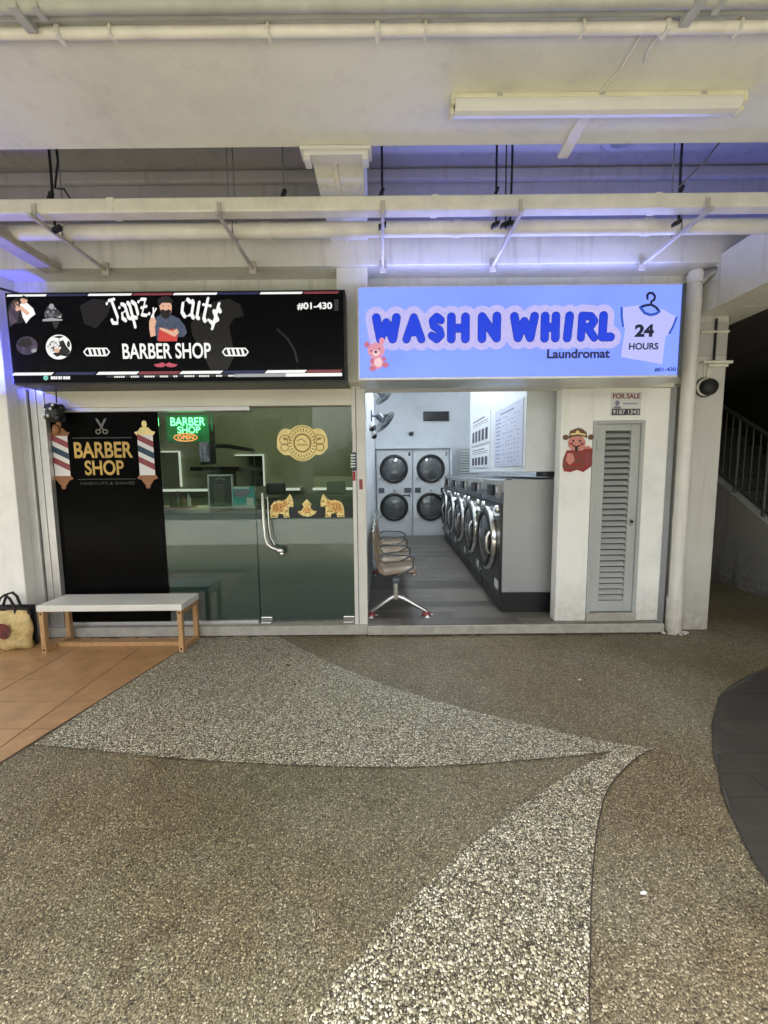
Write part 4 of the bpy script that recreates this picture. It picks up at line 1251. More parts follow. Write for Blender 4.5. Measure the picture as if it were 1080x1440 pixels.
# faint large picture of a barber's head and hands in the black background
fb = MB()
addflat(fb, [P(*q) for q in [(300, 424), (322, 420), (338, 428), (343, 445), (330, 447), (322, 458), (330, 500), (320, 520), (296, 520), (270, 470), (268, 455)]], FY + 0.0006)
fb.build('faint_picture', 'bs_faint', bs)
fb = MB()
stroke(fb, [P(390, 463), P(404, 476), P(414, 492), P(418, 508)], 0.010, FY + 0.0004, 8)
fb.build('faint_picture', 'bs_faint', bs)
fb = MB()
addflat(fb, [P(*q) for q in [(112, 430), (130, 420), (160, 423), (150, 445), (135, 462), (118, 455)]], FY + 0.0006)
fb.build('faint_picture', 'bs_faint', bs)
# blackletter name, drawn with a broad slanted nib
GL = {'J': ([[(.12, .88), (.30, .97), (.60, .95)], [(.44, .96), (.44, .22), (.30, .0), (.08, .06), (.06, .2)]], .62),
      'a': ([[(.10, .58), (.28, .70), (.44, .60), (.44, .10), (.56, .02)], [(.44, .42), (.16, .32), (.10, .14), (.24, .0), (.44, .14)]], .60),
      'p': ([[(.08, .70), (.16, .58), (.16, -.34)], [(.16, .56), (.34, .70), (.50, .54), (.50, .16), (.36, .0), (.16, .10)]], .62),
      'z': ([[(.08, .60), (.28, .68), (.50, .64), (.12, .06), (.34, .0), (.54, .05)], [(.18, .34), (.46, .36)]], .60),
      'c': ([[(.52, .60), (.34, .72), (.10, .52), (.10, .16), (.30, -.02), (.54, .08)]], .56),
      'u': ([[(.06, .70), (.14, .58), (.14, .14), (.28, .0), (.46, .14)], [(.46, .70), (.46, .10), (.58, .02)]], .64),
      't': ([[(.24, .95), (.24, .14), (.36, .0), (.52, .10)], [(.06, .66), (.46, .68)]], .54),
      '$': ([[(.50, .58), (.32, .72), (.12, .56), (.30, .38), (.48, .22), (.30, .0), (.08, .10)], [(.30, .90), (.30, -.18)]], .58)}
def blackletter(word, pos, hgt, rots, name):
    mb = MB()
    k = 0
    for ch, (cu_, cv_), ro in zip(word, pos, rots):
        strokes, wd = GL[ch]
        o = P(cu_, cv_)
        ca, sa = math.cos(ro), math.sin(ro)
        nib = Vector((0.078, 0.055))
        for s in strokes:
            for i in range(len(s) - 1):
                p, q = Vector(s[i]), Vector(s[i + 1])
                pts = [p - nib, p + nib, q + nib, q - nib]
                pts += []
                poly = []
                for v_ in pts:
                    x, z = (v_.x - wd / 2) * hgt * 0.74, (v_.y - 0.35) * hgt
                    poly.append((o[0] + x * ca - z * sa, o[1] + x * sa + z * ca))
                if area(poly) > 1e-6:
                    addflat(mb, poly, FY - 0.0006 - k * 2e-5)
                    k += 1
                # serif diamond at each joint
                for v_ in (p, q):
                    dpts = [(v_.x - .085, v_.y - .01), (v_.x, v_.y - .075), (v_.x + .085, v_.y + .01), (v_.x, v_.y + .075)]
                    poly = []
                    for xx, zz in dpts:
                        x, z = (xx - wd / 2) * hgt * 0.74, (zz - 0.35) * hgt
                        poly.append((o[0] + x * ca - z * sa, o[1] + x * sa + z * ca))
                    addflat(mb, poly, FY - 0.0006 - k * 2e-5)
                    k += 1
    mb.build(name, 'bs_white', bs)
blackletter('Japz', [(161, 443), (175, 439), (188, 436), (202, 432)], 0.20, [0.30, 0.24, 0.20, 0.16], 'name_lettering')
blackletter('cut$', [(261, 433), (275, 436), (289, 440), (303, 445)], 0.20, [-0.16, -0.22, -0.27, -0.32], 'name_lettering')
a, b = P(173, 505), P(296, 481)
text('BARBER SHOP', a[0], b[0], a[1], b[1] - 0.005, FY - 0.0006, 'lettering', 'bs_white', bs, bold=0.02)
a, b = P(418, 436), P(467, 425)
text('#01-430', a[0], b[0], a[1], b[1], FY - 0.0006, 'unit_number', 'bs_white', bs, bold=0.03)
pix([(470, 421), (476, 421), (476, 437), (470, 437)], 0.0006).build('grey_tab', 'bs_darkgrey', bs)
# moustache
mo = MB()
for sx in (-1, 1):
    pts = [(233, 512), (233 + sx * 5, 509.5), (233 + sx * 10, 511.5), (233 + sx * 17, 512.5), (233 + sx * 13, 516), (233 + sx * 6, 516.5), (233 + sx * 1, 515)]
    addflat(mo, [P(*q) for q in pts], FY - 0.0006 - 0.0001 * sx)
mo.build('moustache', 'bs_pink', bs)
# two little striped poles lying on their sides
for uc in (136, 331):
    o = MB()
    pts = [(uc - 18, 495), (uc - 14, 490), (uc + 14, 490), (uc + 18, 495), (uc + 14, 500), (uc - 14, 500)]
    for i in range(6):
        stroke(o, [P(*pts[i]), P(*pts[(i + 1) % 6])], 0.0055, FY - 0.0006 - i * 1e-4, 6)
    for k in range(4):
        uu = uc - 12 + k * 6.5
        addflat(o, [P(uu, 491), P(uu + 3.6, 491), P(uu + 6, 499.5), P(uu + 2.4, 499.5)], FY - 0.002)
    o.build('pole_icon', 'bs_white', bs)
# bearded man with scissors, drawn as layered flat shapes
def man(poly, m, lay, name='man'):
    pix(poly, 0.001 + lay * 0.0004).build(name, m, bs)
man([(219, 447), (226, 442), (240, 442), (252, 448), (260, 458), (263, 468), (258, 474), (250, 474), (246, 480), (222, 480), (218, 468)], 'bs_shirt', 0, 'man_shirt')
man([(224, 462), (232, 466), (244, 462), (250, 470), (249, 480), (222, 480)], 'bs_apron', 1, 'man_apron')
man([(224, 430), (228, 424), (238, 424), (242, 430), (241, 440), (234, 446), (227, 441)], 'bs_skin', 2, 'man_face')
man([(223, 432), (222, 422), (228, 417), (238, 417), (244, 423), (242, 432), (240, 426), (228, 426)], 'bs_hair', 3, 'man_hair')
man([(225, 437), (229, 435), (233, 437), (237, 435), (241, 437), (239, 445), (233, 449), (227, 445)], 'bs_hair', 3, 'man_beard')
man([(230, 431), (228, 430), (231, 429)], 'bs_hair', 4, 'man_eye')
man([(236, 430), (239, 430), (237.5, 431.5)], 'bs_hair', 4, 'man_eye')
man([(210, 452), (213, 445), (217, 445), (220, 452), (218, 460), (219, 472), (212, 474), (210, 462)], 'bs_skin', 2, 'man_hand')
man([(243, 466), (249, 462), (252, 468), (246, 474), (226, 464), (224, 461), (228, 461)], 'bs_skin', 4, 'man_hand')
scs = MB()
stroke(scs, [P(213, 446), P(220, 434)], 0.006, FY - 0.003, 6)
stroke(scs, [P(216, 447), P(216, 433)], 0.006, FY - 0.0035, 6)
scs.build('man_scissors', 'bs_white', bs)

# ---- laundromat sign
LY = 3.50
ls = thing('laundromat_sign', (1.17, 3.5, 2.35), 'bright lit blue laundromat sign box with bubble letters and a shirt print', 'shop sign')
x0, x1 = at(503, 470, LY).x, at(960, 465, LY).x
z0, z1 = 2.388, 3.152
B(x0, x1, LY, 3.895, z0, z1).build('cabinet', 'alu', ls, 0.006)
B(x0 + 0.014, x1 - 0.03, LY - 0.006, LY, z0 + 0.02, z1 - 0.012).build('face', 'wash_blue', ls)
for q in ((x0, x0 + 0.013, z0, z1), (x1 - 0.029, x1, z0, z1), (x0 + 0.0131, x1 - 0.0291, z0, z0 + 0.019), (x0 + 0.0131, x1 - 0.0291, z1 - 0.011, z1)):
    B(q[0], q[1], LY - 0.014, LY, q[2], q[3]).build('rim', 'panelgrey' if q[0] > 2 else 'alu', ls, 0.002)
B(x0 + 0.05, x1 - 0.05, LY + 0.022, LY + 0.062, z1 + 0.0005, z1 + 0.010).build('added_light_strip', 'strip_blue', ls)  # strip added on the cabinet top to throw the blue spill upward
B(x0 + 0.03, x1 - 0.03, LY + 0.066, LY + 0.072, z1 + 0.0005, z1 + 0.030).build('added_strip_shield', 'alu', ls)  # fin added to keep the strip's light off the lower beam
FY2 = LY - 0.008
Q = lambda u, v: p2(u, v, FY2)
BUB = {'W': [[(0, .92), (.12, .08), (.31, .72), (.50, .08), (.62, .92)]], 'A': [[(0, .06), (.25, .92), (.50, .06)], [(.13, .34), (.38, .34)]],
       'S': [[(.42, .80), (.24, .93), (.06, .78), (.10, .58), (.36, .42), (.42, .22), (.24, .06), (.02, .20)]], 'H': [[(0, .92), (0, .06)], [(.40, .92), (.40, .06)], [(0, .48), (.40, .48)]],
       'N': [[(0, .06), (0, .92), (.40, .08), (.40, .94)]], 'I': [[(.05, .92), (0, .06)]], 'R': [[(0, .06), (.02, .92), (.30, .90), (.42, .72), (.30, .50), (.04, .46)], [(.20, .46), (.44, .06)]],
       'L': [[(.02, .92), (0, .08), (.36, .08)]]}
WD = {'W': .62, 'A': .50, 'S': .44, 'H': .40, 'N': .40, 'I': .05, 'R': .44, 'L': .36}
# placed letter by letter: left edge and right edge in the photograph
letters = [('W', 531, 556), ('A', 573, 591), ('S', 608, 619), ('H', 636, 653), ('N', 679, 697), ('W', 724, 750), ('H', 767, 780), ('I', 798.7, 799.3), ('R', 818, 835), ('L', 848, 858)]
hl, lt, rim = MB(), MB(), MB()
for i, (ch, u0, u1) in enumerate(letters):
    dz = -0.0096 * ((u0 + u1) / 2 - 690)
    a, b = Q(u0 - 1.5, 476.5 + dz), Q(u1 + 1.5, 445.5 + dz)
    for s_i, s in enumerate(BUB[ch]):
        pts = [(a[0] + q[0] / WD[ch] * (b[0] - a[0]), a[1] + (q[1] - .06) / .86 * (b[1] - a[1])) for q in s]
        rr = 0.0325 if ch not in 'RSA' else 0.0295
        stroke(hl, pts, 0.092, FY2 - 0.0006 * s_i - 0.00007 * i, 20)
        stroke(rim, pts, rr + 0.0045, FY2 - 0.0045 - 0.0004 * s_i, 16)
        stroke(lt, pts, rr, FY2 - 0.0065 - 0.0004 * s_i, 16)
hl.build('letter_halo', 'wash_halo', ls)
rim.build('letter_outline', 'wash_letter_dark', ls)
lt.build('lettering', 'wash_letter', ls)
a, b = Q(769, 505), Q(858, 491)
text('Laundromat', a[0], b[0], a[1] + 0.004, b[1] + 0.004, FY2, 'lettering', 'wash_navy', ls, bold=0.035)
def qix(poly, dy, name, m):
    flat([Q(*q) for q in poly], FY2 - dy).build(name, m, ls)
qix([(876, 432), (900, 429), (905, 440), (912, 444), (922, 443), (930, 434), (952, 446), (942, 471), (936, 472), (931, 512), (873, 502), (879, 462), (876, 460)], 0.0006, 'shirt', 'wash_shirt')
qix([(901, 432), (908, 428), (916, 428), (926, 437), (919, 442), (909, 442)], 0.0012, 'shirt_neck', 'wash_blue')
hg = MB()
stroke(hg, [Q(*q) for q in [(910.5, 420), (910, 415), (913, 412), (918, 412.5), (921, 417), (920, 421.5), (916, 424), (915.5, 426)]], 0.010, FY2 - 0.0012, 8)
stroke(hg, [Q(*q) for q in [(900, 432), (908, 429.5), (916, 428.5), (922, 432), (927, 438)]], 0.010, FY2 - 0.0014, 8)
hg.build('hanger', 'wash_navy', ls)
hg = MB()
stroke(hg, [Q(*q) for q in [(900, 432), (906, 440), (914, 443), (922, 441.5), (927, 438)]], 0.011, FY2 - 0.0018, 8)
hg.build('hanger_bar', 'wash_line', ls)
hg = MB()
stroke(hg, [Q(*q) for q in [(874, 433), (874, 445), (876, 459)]], 0.009, FY2 - 0.0018, 8)
hg.build('shirt_line', 'wash_line', ls)
hg = MB()
stroke(hg, [Q(*q) for q in [(951, 447), (946, 460), (941, 469)]], 0.009, FY2 - 0.0018, 8)
hg.build('shirt_line', 'wash_line', ls)
a, b = Q(892, 474), Q(920, 456)
text('24', a[0], b[0], a[1], b[1], FY2 - 0.002, 'lettering', 'wash_navy', ls, bold=0.05)
a, b = Q(884, 492), Q(926, 482)
text('HOURS', a[0], b[0], a[1], b[1], FY2 - 0.002, 'lettering', 'wash_navy', ls, bold=0.03)
a, b = Q(920, 523), Q(951, 516.5)
text('#01-430', a[0], b[0], a[1], b[1], FY2 - 0.0006, 'unit_number', 'wash_navy', ls, bold=0.025)
# little sitting teddy bear
for poly, m, ly in ((disc(516, 485, 4, 4.5, 14), 'bear_dark', 0), (disc(537, 480, 4, 5, 14), 'bear', 0), (disc(529, 493.5, 12, 11, 24), 'bear', 2), (disc(530, 510, 9.5, 9.5, 20), 'bear', 1), (disc(532, 510, 5.5, 6.5, 16), 'bear_light', 2),
                    (disc(529, 497, 5, 4.2, 16), 'bear_light', 3), (disc(528.5, 495.5, 2.2, 1.8, 12), 'wash_navy', 4), (disc(522, 494, 1.0, 1.3, 10), 'wash_navy', 4), (disc(533.5, 491, 1.0, 1.3, 10), 'wash_navy', 4),
                    (disc(524, 518.5, 5, 4, 14), 'bear_dark', 3), (disc(542, 513.5, 4.6, 4.2, 14), 'bear_dark', 3), (disc(523, 508, 3, 4, 12), 'bear_dark', 2), (disc(540, 505, 3.2, 3.4, 12), 'bear_dark', 2)):
    qix(poly, 0.009 + ly * 0.0004, 'bear', m)

# blue spot lamp at the far left of the dark sign
bl = thing('blue_spot_lamp', (-3.55, 3.6, 2.4), 'black bracket lamp glowing blue at the left end of the dark sign', 'lamp')
MB().tube([(-3.50, 3.70, 2.98), (-3.44, 3.52, 2.96), (-3.42, 3.48, 2.80), (-3.43, 3.49, 2.50)], 0.016, 8).build('bracket', 'black', bl)
B(-3.50, -3.38, 3.44, 3.56, 2.36, 2.47).build('lamp_head', 'black', bl, 0.02)
B(-3.50, -3.40, 3.45, 3.55, 2.82, 2.90).build('clamp', 'black', bl, 0.015)
B(-3.48, -3.40, 3.46, 3.53, 2.4705, 2.482).build('lens', 'blue_led', bl)
MB().tube([(-3.50, 3.70, 3.10), (-3.42, 3.60, 3.18), (-3.25, 3.60, 3.20), (-3.05, 3.66, 3.17)], 0.009, 8)
tag(MB().tube([(-3.62, 3.64, 3.27), (-3.35, 3.63, 3.235), (-3.10, 3.65, 3.17), (-2.9, 3.7, 3.16)], 0.010, 8).build('sign_cable', 'blackrub'), 'black cable arching onto the top left corner of the dark sign', 'cable')

# ================================================================== LAUNDROMAT FRONT
fw = thing('front_wall', (2.2, 3.95, 0.09), 'cream painted wall to the right of the laundromat opening', 'wall')
B(1.715, 2.025, 3.90, 4.02, 0.092, 2.385).build('pier', 'wall', fw, 0.006)
B(2.528, 2.755, 3.90, 4.02, 0.092, 2.385).build('pier', 'wall', fw, 0.006)
B(2.0255, 2.5275, 3.902, 4.02, 2.082, 2.385).build('lintel', 'wall', fw)
B(-0.171, 2.755, 3.855, 4.02, 2.3855, 2.42).build('head_trim', 'header', fw, 0.003)
ud = thing('utility_door', (2.276, 3.92, 0.18), 'narrow grey louvred door in the cream wall', 'door')
MB().box(2.027, 2.062, 3.895, 3.99, 0.175, 2.08).box(2.492, 2.526, 3.895, 3.99, 0.175, 2.08).box(2.0625, 2.4915, 3.895, 3.99, 2.05, 2.08).build('door_frame', 'doorgrey', ud, 0.003)
MB().box(2.064, 2.155, 3.91, 3.95, 0.185, 2.048).box(2.405, 2.49, 3.91, 3.95, 0.185, 2.048).box(2.1555, 2.4045, 3.91, 3.95, 1.985, 2.048).box(2.1555, 2.4045, 3.91, 3.95, 0.185, 0.295).build('door_leaf', 'doorgrey', ud, 0.003)
B(2.156, 2.404, 3.955, 3.96, 0.296, 1.984).build('back_mesh', 'groove', ud)
for k in range(29):
    zc = 0.326 + k * 0.0577
    MB().obox((2.28, 3.928, zc), (0.1235, 0, 0), (0, 0.022, 0.018), (0, 0.0011, -0.0013)).build('slat', 'doorgrey', ud)
B(2.425, 2.455, 3.902, 3.91, 1.06, 1.13).build('lock_plate', 'rod', ud, 0.003)
MB().tube([(2.44, 3.885, 1.10), (2.44, 3.90, 1.10)], 0.013, 10).build('knob', 'bolt', ud)
for z in (0.5, 1.15, 1.8):
    MB().tube([(2.067, 3.893, z), (2.067, 3.893, z + 0.09)], 0.008, 8).build('hinge', 'doorgrey', ud)
B(2.027, 2.526, 3.88, 4.02, 0.092, 0.174).build('door_step', 'sill', ud, 0.004)
# for-sale notice
fs = thing('sale_notice', (2.3, 3.9, 2.12), 'small for sale notice pasted above the grey louvred door', 'notice')
B(2.185, 2.475, 3.8965, 3.8985, 2.125, 2.345).build('paper', 'whiteprint', fs)
text('FOR SALE', 2.20, 2.46, 2.285, 2.335, 3.8955, 'lettering', 'redprint', fs, bold=0.03)
B(2.195, 2.465, 3.8953, 3.8963, 2.132, 2.19).build('black_band', 'ink', fs)
text('9187 1343', 2.205, 2.455, 2.142, 2.181, 3.8944, 'lettering', 'whiteprint', fs, bold=0.012)
l = MB()
addflat(l, disc(2.245, 2.245, 0.022, 0.026, 14), 3.8957)
addflat(l, [(2.205, 2.192), (2.285, 2.192), (2.275, 2.215), (2.215, 2.215)], 3.8955)
for k in range(12):
    addflat(l, [(2.30 + 0.012 * k, 2.232), (2.309 + 0.012 * k, 2.232), (2.309 + 0.012 * k, 2.246), (2.30 + 0.012 * k, 2.246)], 3.8957)
l.build('portrait_print', 'inkgrey', fs)
# red festive cut-out figure
ff = thing('festive_cutout', (1.88, 3.9, 1.6), 'red paper cut-out of a smiling figure in a gold hat on the cream wall', 'decoration')
cx = 1.885
c2 = lambda l: [(cx + a, 1.60 + b) for a, b in l]
MB().slab(c2([(-0.13, 0.0), (-0.07, -0.01), (0.0, 0.012), (0.06, -0.01), (0.10, 0.02), (0.14, 0.05), (0.142, 0.215), (0.07, 0.22), (0.03, 0.20), (-0.06, 0.205), (-0.11, 0.20), (-0.14, 0.12), (-0.145, 0.05)]), 3.895, 3.8985).build('robe', 'stickred', ff)
MB().slab(c2(disc(-0.015, 0.27, 0.085, 0.075, 22)), 3.8935, 3.8965).build('face', 'stickskin', ff)
MB().slab(c2([(-0.10, 0.31), (-0.085, 0.385), (-0.04, 0.405), (0.0, 0.415), (0.04, 0.40), (0.075, 0.37), (0.085, 0.315), (0.05, 0.33), (-0.015, 0.335), (-0.06, 0.33)]), 3.8915, 3.895).build('hat', 'stickbrown', ff)
for dx in (-0.125, 0.12):
    MB().slab(c2(disc(dx, 0.325, 0.028, 0.026, 14)), 3.8925, 3.896).build('hat_wing', 'stickbrown', ff)
MB().slab(c2([(-0.115, 0.10), (-0.075, 0.06), (-0.03, 0.10), (-0.05, 0.17), (-0.10, 0.175)]), 3.8925, 3.8948).build('sleeve', 'stickskin', ff)
MB().slab(c2([(0.03, 0.215), (0.135, 0.215), (0.10, 0.245), (0.05, 0.235)]), 3.8925, 3.8955).build('sleeve', 'stickskin', ff)
l = MB()
for dx in (-0.05, 0.015):
    addflat(l, c2(disc(dx, 0.29, 0.011, 0.012, 10)), 3.8927)
stroke(l, c2([(-0.05, 0.245), (-0.018, 0.233), (0.012, 0.245)]), 0.007, 3.8927, 6)
stroke(l, c2([(-0.018, 0.225), (-0.018, 0.20)]), 0.014, 3.8925, 8)
l.build('face_lines', 'bolt', ff)
l = MB()
ring(l, cx - 0.01, 1.60 + 0.14, 0.035, 0.03, 0.008, 3.8945, 14)
stroke(l, c2([(-0.11, 0.045), (-0.03, 0.03), (0.05, 0.045)]), 0.009, 3.8945, 6)
stroke(l, c2([(-0.05, 0.085), (0.05, 0.09)]), 0.008, 3.8945, 6)
stroke(l, c2([(-0.125, 0.03), (-0.125, 0.13)]), 0.008, 3.8945, 6)
stroke(l, c2([(0.128, 0.06), (0.128, 0.20)]), 0.006, 3.8945, 6)
stroke(l, c2([(0.055, 0.05), (0.055, 0.19)]), 0.004, 3.8945, 6)
l.build('robe_trim', 'stickbrown', ff)
for dx in (-0.068, 0.036):
    flat(c2(disc(dx, 0.262, 0.017, 0.014, 12)), 3.8928).build('cheek', 'redprint', ff)
l = MB()
stroke(l, c2([(-0.075, 0.352), (-0.01, 0.362), (0.06, 0.348)]), 0.008, 3.8905, 6)
addflat(l, c2(disc(-0.012, 0.372, 0.018, 0.018, 12)), 3.8903)
l.build('hat_band', 'gold', ff)
stw = MB()
stroke(stw, c2([(0.092, 0.07), (0.092, 0.17)]), 0.02, 3.8947, 8)
stw.build('scroll', 'redprint', ff)

# ================================================================== INSIDE THE LAUNDROMAT
# washers: front at local x = 0 facing -x, width along y
WW = 0.965
def washer(label):
    t = thing('washing_machine', (0, 0, 0), label, 'washing machine', 'washers along the right wall')
    B(0.025, 0.90, 0.004, WW - 0.004, 0.215, 1.425).build('cabinet', 'washside', t, 0.012)
    B(0.03, 0.90, 0.012, WW - 0.012, 0.0, 0.214).build('plinth', 'black', t)
    B(0.0, 0.0245, 0.006, WW - 0.006, 0.18, 1.17).build('front_panel', 'blacksteel', t, 0.006)
    mb = MB()
    vsn = [(0.0, 0.006, 1.18), (0.0, WW - 0.006, 1.18), (0.06, WW - 0.006, 1.44), (0.06, 0.006, 1.44), (0.12, 0.006, 1.18), (0.12, WW - 0.006, 1.18), (0.12, WW - 0.006, 1.44), (0.12, 0.006, 1.44)]
    mb.add(vsn, [(0, 3, 2, 1), (4, 5, 6, 7), (0, 1, 5, 4), (3, 7, 6, 2), (0, 4, 7, 3), (1, 2, 6, 5)])
    mb.build('control_panel', 'panelgrey', t, 0.004)
    c = (0.0, WW / 2, 0.74)
    dn = MB().lathe([(0.375, 0.0), (0.38, 0.03), (0.372, 0.055), (0.355, 0.065), (0.345, 0.06)], c, (-1, 0, 0), 36).build('door_ring', 'chrome', t)
    MB().lathe([(0.346, 0.055), (0.335, 0.075), (0.29, 0.08), (0.27, 0.06)], c, (-1, 0, 0), 36).build('door_gasket', 'black', dn)
    MB().lathe([(0.275, 0.058), (0.20, 0.085), (0.10, 0.10), (0.0, 0.104)], c, (-1, 0, 0), 32).build('door_glass', 'darkglass', dn)
    MB().tube([(-0.085, 0.12, 0.62), (-0.12, 0.11, 0.68), (-0.12, 0.11, 0.80), (-0.085, 0.12, 0.86)], 0.016, 8).build('door_handle', 'chrome', dn)
    B(-0.004, 0.03, 0.35, 0.62, 1.24, 1.36).build('display', 'black', t)
    B(0.0, 0.03, 0.08, 0.22, 1.22, 1.38).build('coin_box', 'rod', t, 0.004)
    B(-0.006, -0.001, 0.12, 0.18, 1.28, 1.34).build('coin_label', 'whiteprint', t)
    B(-0.0035, -0.0005, 0.05, 0.20, 0.24, 0.33).build('notice', 'whiteprint', t)
    B(-0.0035, -0.0005, 0.70, 0.90, 0.98, 1.03).build('notice', 'posterpaper', t)
    for y in (0.14, 0.80):
        MB().lathe([(0.045, -0.03), (0.045, 0.02), (0.03, 0.03), (0, 0.03)], (0.0, y, 1.10), (-1, 0, 0), 18).build('round_port', 'chrome', t)
    MB().tube([(-0.01, 0.83, 0.30), (-0.03, 0.86, 0.26), (-0.01, 0.89, 0.22)], 0.012, 6).build('drain_loop', 'chrome', t)
    return t
wl = ['nearest washing machine with its grey side panel facing the street', 'second washing machine from the street', 'third washing machine from the street, mid row', 'fourth washing machine from the street', 'farthest washing machine, next to the dryers']
w0 = washer(wl[0])
ys = [4.16 + 0.975 * k for k in range(5)]
for k in range(5):
    o = w0 if k == 0 else copy_tree(w0)
    o['label'] = wl[k]
    o.location = (1.225 + 0.026 * (ys[k] - 4.15), ys[k], 0.095)
    o.rotation_euler.z = -R(1.5)
# dryer towers
DW = 0.86
def dryer(label):
    t = thing('dryer_tower', (0, 0, 0), label, 'dryer', 'stacked dryers at the back')
    B(0.003, DW - 0.003, 0.02, 0.28, 0.0, 2.06).build('cabinet', 'whiteenamel', t, 0.008)
    for zc, z0_, z1_ in ((0.70, 0.06, 1.0), (1.60, 1.16, 2.03)):
        B(0.02, DW - 0.02, 0.008, 0.0195, z0_, z1_).build('front_panel', 'whiteenamel', t, 0.006)
        c = (DW / 2 - 0.01, 0.008, zc)
        d = MB().lathe([(0.335, 0.0), (0.335, 0.03), (0.315, 0.05), (0.275, 0.05), (0.262, 0.03)], c, (0, -1, 0), 40).build('door_ring', 'black', t)
        MB().lathe([(0.262, 0.032), (0.18, 0.05), (0.09, 0.06), (0, 0.063)], c, (0, -1, 0), 32).build('door_glass', 'drumglass', d)
        MB().tube([(0.115, -0.05, zc - 0.19), (0.075, -0.06, zc - 0.26)], 0.018, 8).build('door_latch', 'chrome', d)
    B(0.02, DW - 0.02, 0.010, 0.0195, 1.005, 1.155).build('control_band', 'whiteenamel', t, 0.003)
    for x0, x1, z0_, z1_, m in ((0.05, 0.19, 1.03, 1.15, 'panelgrey'), (0.66, 0.83, 1.03, 1.15, 'panelgrey'), (0.28, 0.58, 0.965, 0.99, 'ink'), (0.62, 0.80, 0.955, 0.985, 'ink'), (0.40, 0.46, 1.06, 1.10, 'inkgrey')):
        B(x0, x1, 0.004, 0.0075, z0_, z1_).build('control', m, t)
    return t
d0 = dryer('left stacked pair of white dryers, numbered 1 and 2')
d1 = copy_tree(d0)
d1['label'] = 'right stacked pair of white dryers, numbered 3 and 4'
d0.location = (-0.175, 9.46, 0.092)
d1.location = (0.69, 9.46, 0.092)
for d, (n1, n2) in ((d0, '12'), (d1, '34')):
    L = d.location.copy()
    for nn, zz in ((n1, 1.90), (n2, 0.93)):
        text(nn, L.x + 0.76, L.x + 0.81, L.z + zz, L.z + zz + 0.085, L.y + 0.003, 'number', 'ink', d, bold=0.02)
# framing wall strip above and beside the dryers
tag(MB().box(-0.189, 1.62, 9.40, 9.749, 2.16, 2.22).box(1.56, 1.62, 9.40, 9.749, 0.093, 2.1595).build('dryer_surround', 'laundrywall', None, 0.004), 'pale trim framing the bank of dryers', 'trim')
# things on the back wall
tag(B(at(595, 580, 9.74).x, at(631, 580, 9.74).x, 9.69, 9.748, at(600, 592, 9.74).z, at(600, 579, 9.74).z).build('display_board', 'black', None, 0.006), 'blank black display board high on the laundromat back wall', 'display')
vt = thing('wall_vent', (1.95, 9.7, 1.4), 'grey louvred vent on the back wall right of the dryers', 'vent')
B(1.78, 2.30, 9.735, 9.749, 1.30, 2.17).build('vent_frame', 'doorgrey', vt)
for k in range(12):
    MB().obox((2.06, 9.715, 1.40 + k * 0.063), (0.22, 0, 0), (0, 0.02, 0.017), (0, 0.002, -0.002)).build('slat', 'whiteenamel', vt)
def dome_cam(c, label, ax):
    t = thing('dome_camera', c, label, 'security camera', 'dome cameras in the laundromat')
    c = Vector(c)
    ax = Vector(ax)
    MB().lathe([(0.075, 0), (0.075, 0.03), (0.06, 0.05)], c, ax, 18).build('housing', 'whiteenamel', t)
    MB().lathe([(0.06, 0.045), (0.055, 0.075), (0.03, 0.10), (0, 0.105)], c, ax, 18).build('dome', 'darkglass', t)
q = at(578, 608, 9.74)
dome_cam((q.x, 9.745, q.z), 'white dome camera on the back wall below the black display board', (0, -0.7, -0.7))
q = at(521.5, 597, 5.6)
dome_cam((-0.185, 5.6, q.z), 'upper white dome camera on the left wall inside the laundromat', (0.6, 0, -0.8))
q = at(524.5, 609, 6.6)
dome_cam((-0.185, 6.6, q.z), 'lower white dome camera on the left wall inside the laundromat', (0.6, 0, -0.8))
def fan(c, nrm, r, label):
    t = thing('wall_fan', c, label, 'fan', 'wall fans in the laundromat')
    c, nrm = Vector(c), Vector(nrm).normalized()
    e1 = nrm.orthogonal().normalized()
    e2 = nrm.cross(e1)
    cage = MB()
    for k in range(5):
        rr = r * (1 - k * 0.2)
        if rr > 0.02:
            cage.tube([c + nrm * (0.05 - 0.05 * (rr / r) ** 2) + (e1 * math.cos(a) + e2 * math.sin(a)) * rr for a in [2 * math.pi * j / 24 for j in range(24)]], 0.005, 5, True)
    for k in range(20):
        a = 2 * math.pi * k / 20
        d = e1 * math.cos(a) + e2 * math.sin(a)
        cage.tube([c + nrm * 0.05, c + d * r], 0.0035, 5)
    cage.build('cage', 'panelgrey', t)
    for k in range(4):
        a = 2 * math.pi * k / 4
        d, s_ = e1 * math.cos(a) + e2 * math.sin(a), -e1 * math.sin(a) + e2 * math.cos(a)
        o = c - nrm * 0.02
        MB().add([o + d * 0.03 - s_ * 0.02, o + d * r * 0.85 - s_ * 0.03 + nrm * 0.02, o + d * r * 0.9 + s_ * 0.08 - nrm * 0.02, o + d * 0.04 + s_ * 0.03], [(0, 1, 2, 3), (3, 2, 1, 0)]).build('blade', 'washside', t)
    MB().tube([c - nrm * 0.03, c - nrm * 0.16], 0.05, 12).build('motor', 'panelgrey', t)
    wp = Vector((-0.188, c.y, c.z + 0.1))
    MB().tube([c - nrm * 0.14, wp], 0.016, 8).build('wall_arm', 'panelgrey', t)
    B(-0.1895, -0.17, c.y - 0.06, c.y + 0.06, c.z + 0.02, c.z + 0.18).build('wall_plate', 'panelgrey', t)
fan(at(541, 594, 6.3), (0.75, -0.25, -0.75), 0.20, 'lower grey wall fan tilted down on the left laundromat wall')
fan(at(540, 558.5, 8.2), (0.70, -0.25, -0.85), 0.20, 'upper grey wall fan half hidden by the head of the opening')
